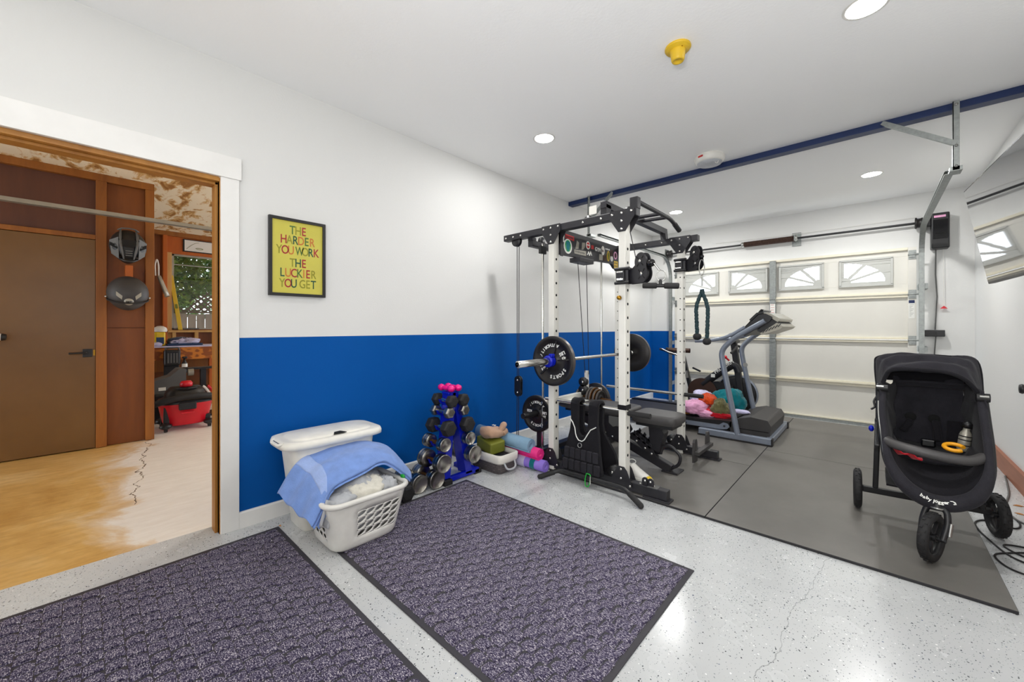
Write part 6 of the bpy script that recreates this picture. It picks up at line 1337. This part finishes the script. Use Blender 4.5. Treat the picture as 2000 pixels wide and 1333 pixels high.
# bumper bar, footwell panel, basket
M().tube(smooth_path([(2.845, 3.10, .555), (2.87, 3.06, .548), (2.957, 3.03, .536), (3.07, 3.03, .522), (3.15, 3.05, .520), (3.20, 3.10, .535)], 8), [.014] + [.026] * 39 + [.014] if False else .0255, 14).build('bumper_bar', MATS['grey_vinyl'], t)
M().grid(lambda u, v: Vector((2.965 + .165 * u, 3.16 + .12 * sin(v * 2), .475 - .175 * v)), 14, 12).build('footwell_cloth', MATS['cloth_black'], t, solid=.008)
M().grid(lambda u, v: Vector((2.84 + .37 * u, 3.10 + .38 * v, .30 - .09 * sin(pi * v) * sin(pi * u) + .0 * u)), 16, 14).build('under_basket', MATS['cloth_black'], t, solid=.006)
tx = M(); ltr = 'baby jogger'
def onrim(x, lift):
    i = min(range(len(rim)), key=lambda k: abs(rim[k].x - x) + (9 if rim[k].z > .5 else 0)); c_ = rim[i]; d_ = Vector((0, -.90, .43)); tg = (rim[min(i + 1, len(rim) - 1)] - rim[max(i - 1, 0)]).normalized()
    if tg.x < 0: tg = -tg
    n_ = (d_ - tg * d_.dot(tg)).normalized(); c_ = Vector((x, c_.y, c_.z + tg.z / max(.2, tg.x) * (x - c_.x))); r_ = .017 + .023 * max(0, 1 - (c_.z - .29) / .22)
    return c_ + n_ * (r_ + lift), tg, n_.cross(tg)
xx = 2.958; adv = {'b': .0115, 'a': .0108, 'y': .0105, ' ': .006, 'j': .0065, 'o': .0112, 'g': .0112, 'e': .0108, 'r': .008}
for ch in ltr:
    o_, tg, up_ = onrim(xx + adv[ch] / 2, .006)
    if ch != ' ': tx.text(ch, frame(o_ + up_ * (.002 if ch == 'b' else -.002 if ch in 'yjg' else 0), tg, up_), .0215, .0006, bold=.0007)
    xx += adv[ch]
tx.build('lettering', MATS['letter_white'], t)
M().tube([onrim(xx + .004 + q[0], .002)[0] + Vector((0, 0, q[1])) for q in ((0, .010), (.010, .008), (.018, .001), (.020, -.006), (.013, -.007))], [.001, .0025, .0035, .0045, .003], 6).build('emblem', MATS['letter_white'], t)
# things carried in the stroller
q = thing('drink_bottle', 'small silver bottle with bands standing in the stroller seat', 'bottle', (3.155, 3.30, .52))
M().lathe([(.0, 0), (.024, 0), (.025, .01), (.025, .085), (.022, .10), (.014, .115), (.014, .135), (0, .138)], (3.15, 3.30, .515), (.12, 0, 1), 18).build('bottle_body', MATS['console_silver'], q)
for h_ in (.03, .06, .08): M().lathe([(.0252, h_), (.0256, h_ + .003), (.0252, h_ + .006)], (3.15, 3.30, .515), (.12, 0, 1), 18, caps=False).build('band', MATS['cloth_black'], q)
M().lathe([(.0, .17), (.012, .165), (.02, .155), (.02, .13), (.0, .13)], (3.15, 3.30, .515), (.12, 0, 1), 14).build('cap', MATS['black_plastic'], q)
tag(M().tube(arc((3.105, 3.17, .553), .036, .3, 5.4, 22, (1, 0, 0), (0, .9, .3)), .0105, 8).build('teething_ring', MATS['orange_foam']), 'yellow open ring toy lying on the bumper side of stroller seat', 'toy')
tag(M().grid(lambda u, v: Vector((2.868 + .115 * u, 3.09 + .05 * v, .515 - .035 * u - .035 * v * (1 - .5 * u) + .008 * sin(u * 12 + v * 4))), 24, 10).build('red_cloth', MATS['cloth_red'], solid=.006), 'red cloth tucked below the stroller bumper bar at left', 'cloth')
# ---------------------------------------------------------------- cords, knob and dry leaves on the right
def floor_cord(label, pts, r=.0045, m='black_rubber'):
    tag(M().tube([Vector((x, y, z + r)) for x, y, z in smooth_path([(a, b, 0) for a, b in pts], 8)], r, 8).build('extension_cord', MATS[m]), label, 'cord')
floor_cord('black extension cord looping on grey floor beside right stroller wheel', [(3.42, 4.02), (3.44, 3.85), (3.40, 3.74), (3.30, 3.78), (3.245, 3.70), (3.242, 3.57), (3.27, 3.42), (3.30, 3.30), (3.345, 3.235), (3.42, 3.20), (3.50, 3.22)])
floor_cord('black cord coil on grey floor at right edge near the mat corner', [(3.55, 3.46), (3.44, 3.46), (3.34, 3.44), (3.31, 3.40), (3.345, 3.33), (3.42, 3.27), (3.52, 3.25), (3.56, 3.35), (3.50, 3.42), (3.40, 3.39), (3.30, 3.30), (3.255, 3.235), (3.262, 3.15), (3.30, 3.09), (3.38, 3.07), (3.48, 3.08), (3.55, 3.14)])
floor_cord('grey cord running behind right stroller wheel along the wall', [(3.56, 5.0), (3.50, 4.5), (3.43, 4.15), (3.43, 3.95), (3.47, 3.85), (3.55, 3.80)], .006, 'grey_plastic')
k = thing('wall_hook', 'dark round hook on the white right wall at picture edge', 'hook', (3.59, 4.585, .755))
M().lathe([(.0, .035), (.03, .032), (.036, .02), (.03, .008), (.016, 0)], (3.59, 4.57, .755), (-1, 0, 0), 20).build('knob', MATS['black_plastic'], k); M().lathe([(.04, 0), (.04, .004), (0, .005)], (3.59, 4.57, .755), (-1, 0, 0), 20).build('rose_plate', MATS['red_paint'], k)
def leaf_(label, x, y, a, L=.028, z=.0006):
    m_ = Matrix.Translation((x, y, z)) @ Matrix.Rotation(a, 4, 'Z'); n = 8
    up = [(L * (2 * i / n - 1), .38 * L * sin(pi * i / n), .004 * sin(pi * i / n)) for i in range(n + 1)]; dn = [(p[0], -p[1], .002) for p in up[1:-1]]
    tag(M().prism([m_ @ Vector(p) for p in up + dn[::-1]], (0, 0, .0012)).build('dry_leaf', MATS['cloth_ochre']), label, 'leaf')
leaf_('dry curled leaf on the floor at right edge, farther from the cord coil', 3.50, 4.24, .3); leaf_('dry leaf on the floor at right edge beside the grey cord', 3.475, 4.06, -.4, .024)
leaf_('dry brown leaf in the gap between the two floor runners', 1.79, .845, .8, .012); leaf_('dry leaf scrap at top corner of the left floor runner', .155, .80, .2, .012)
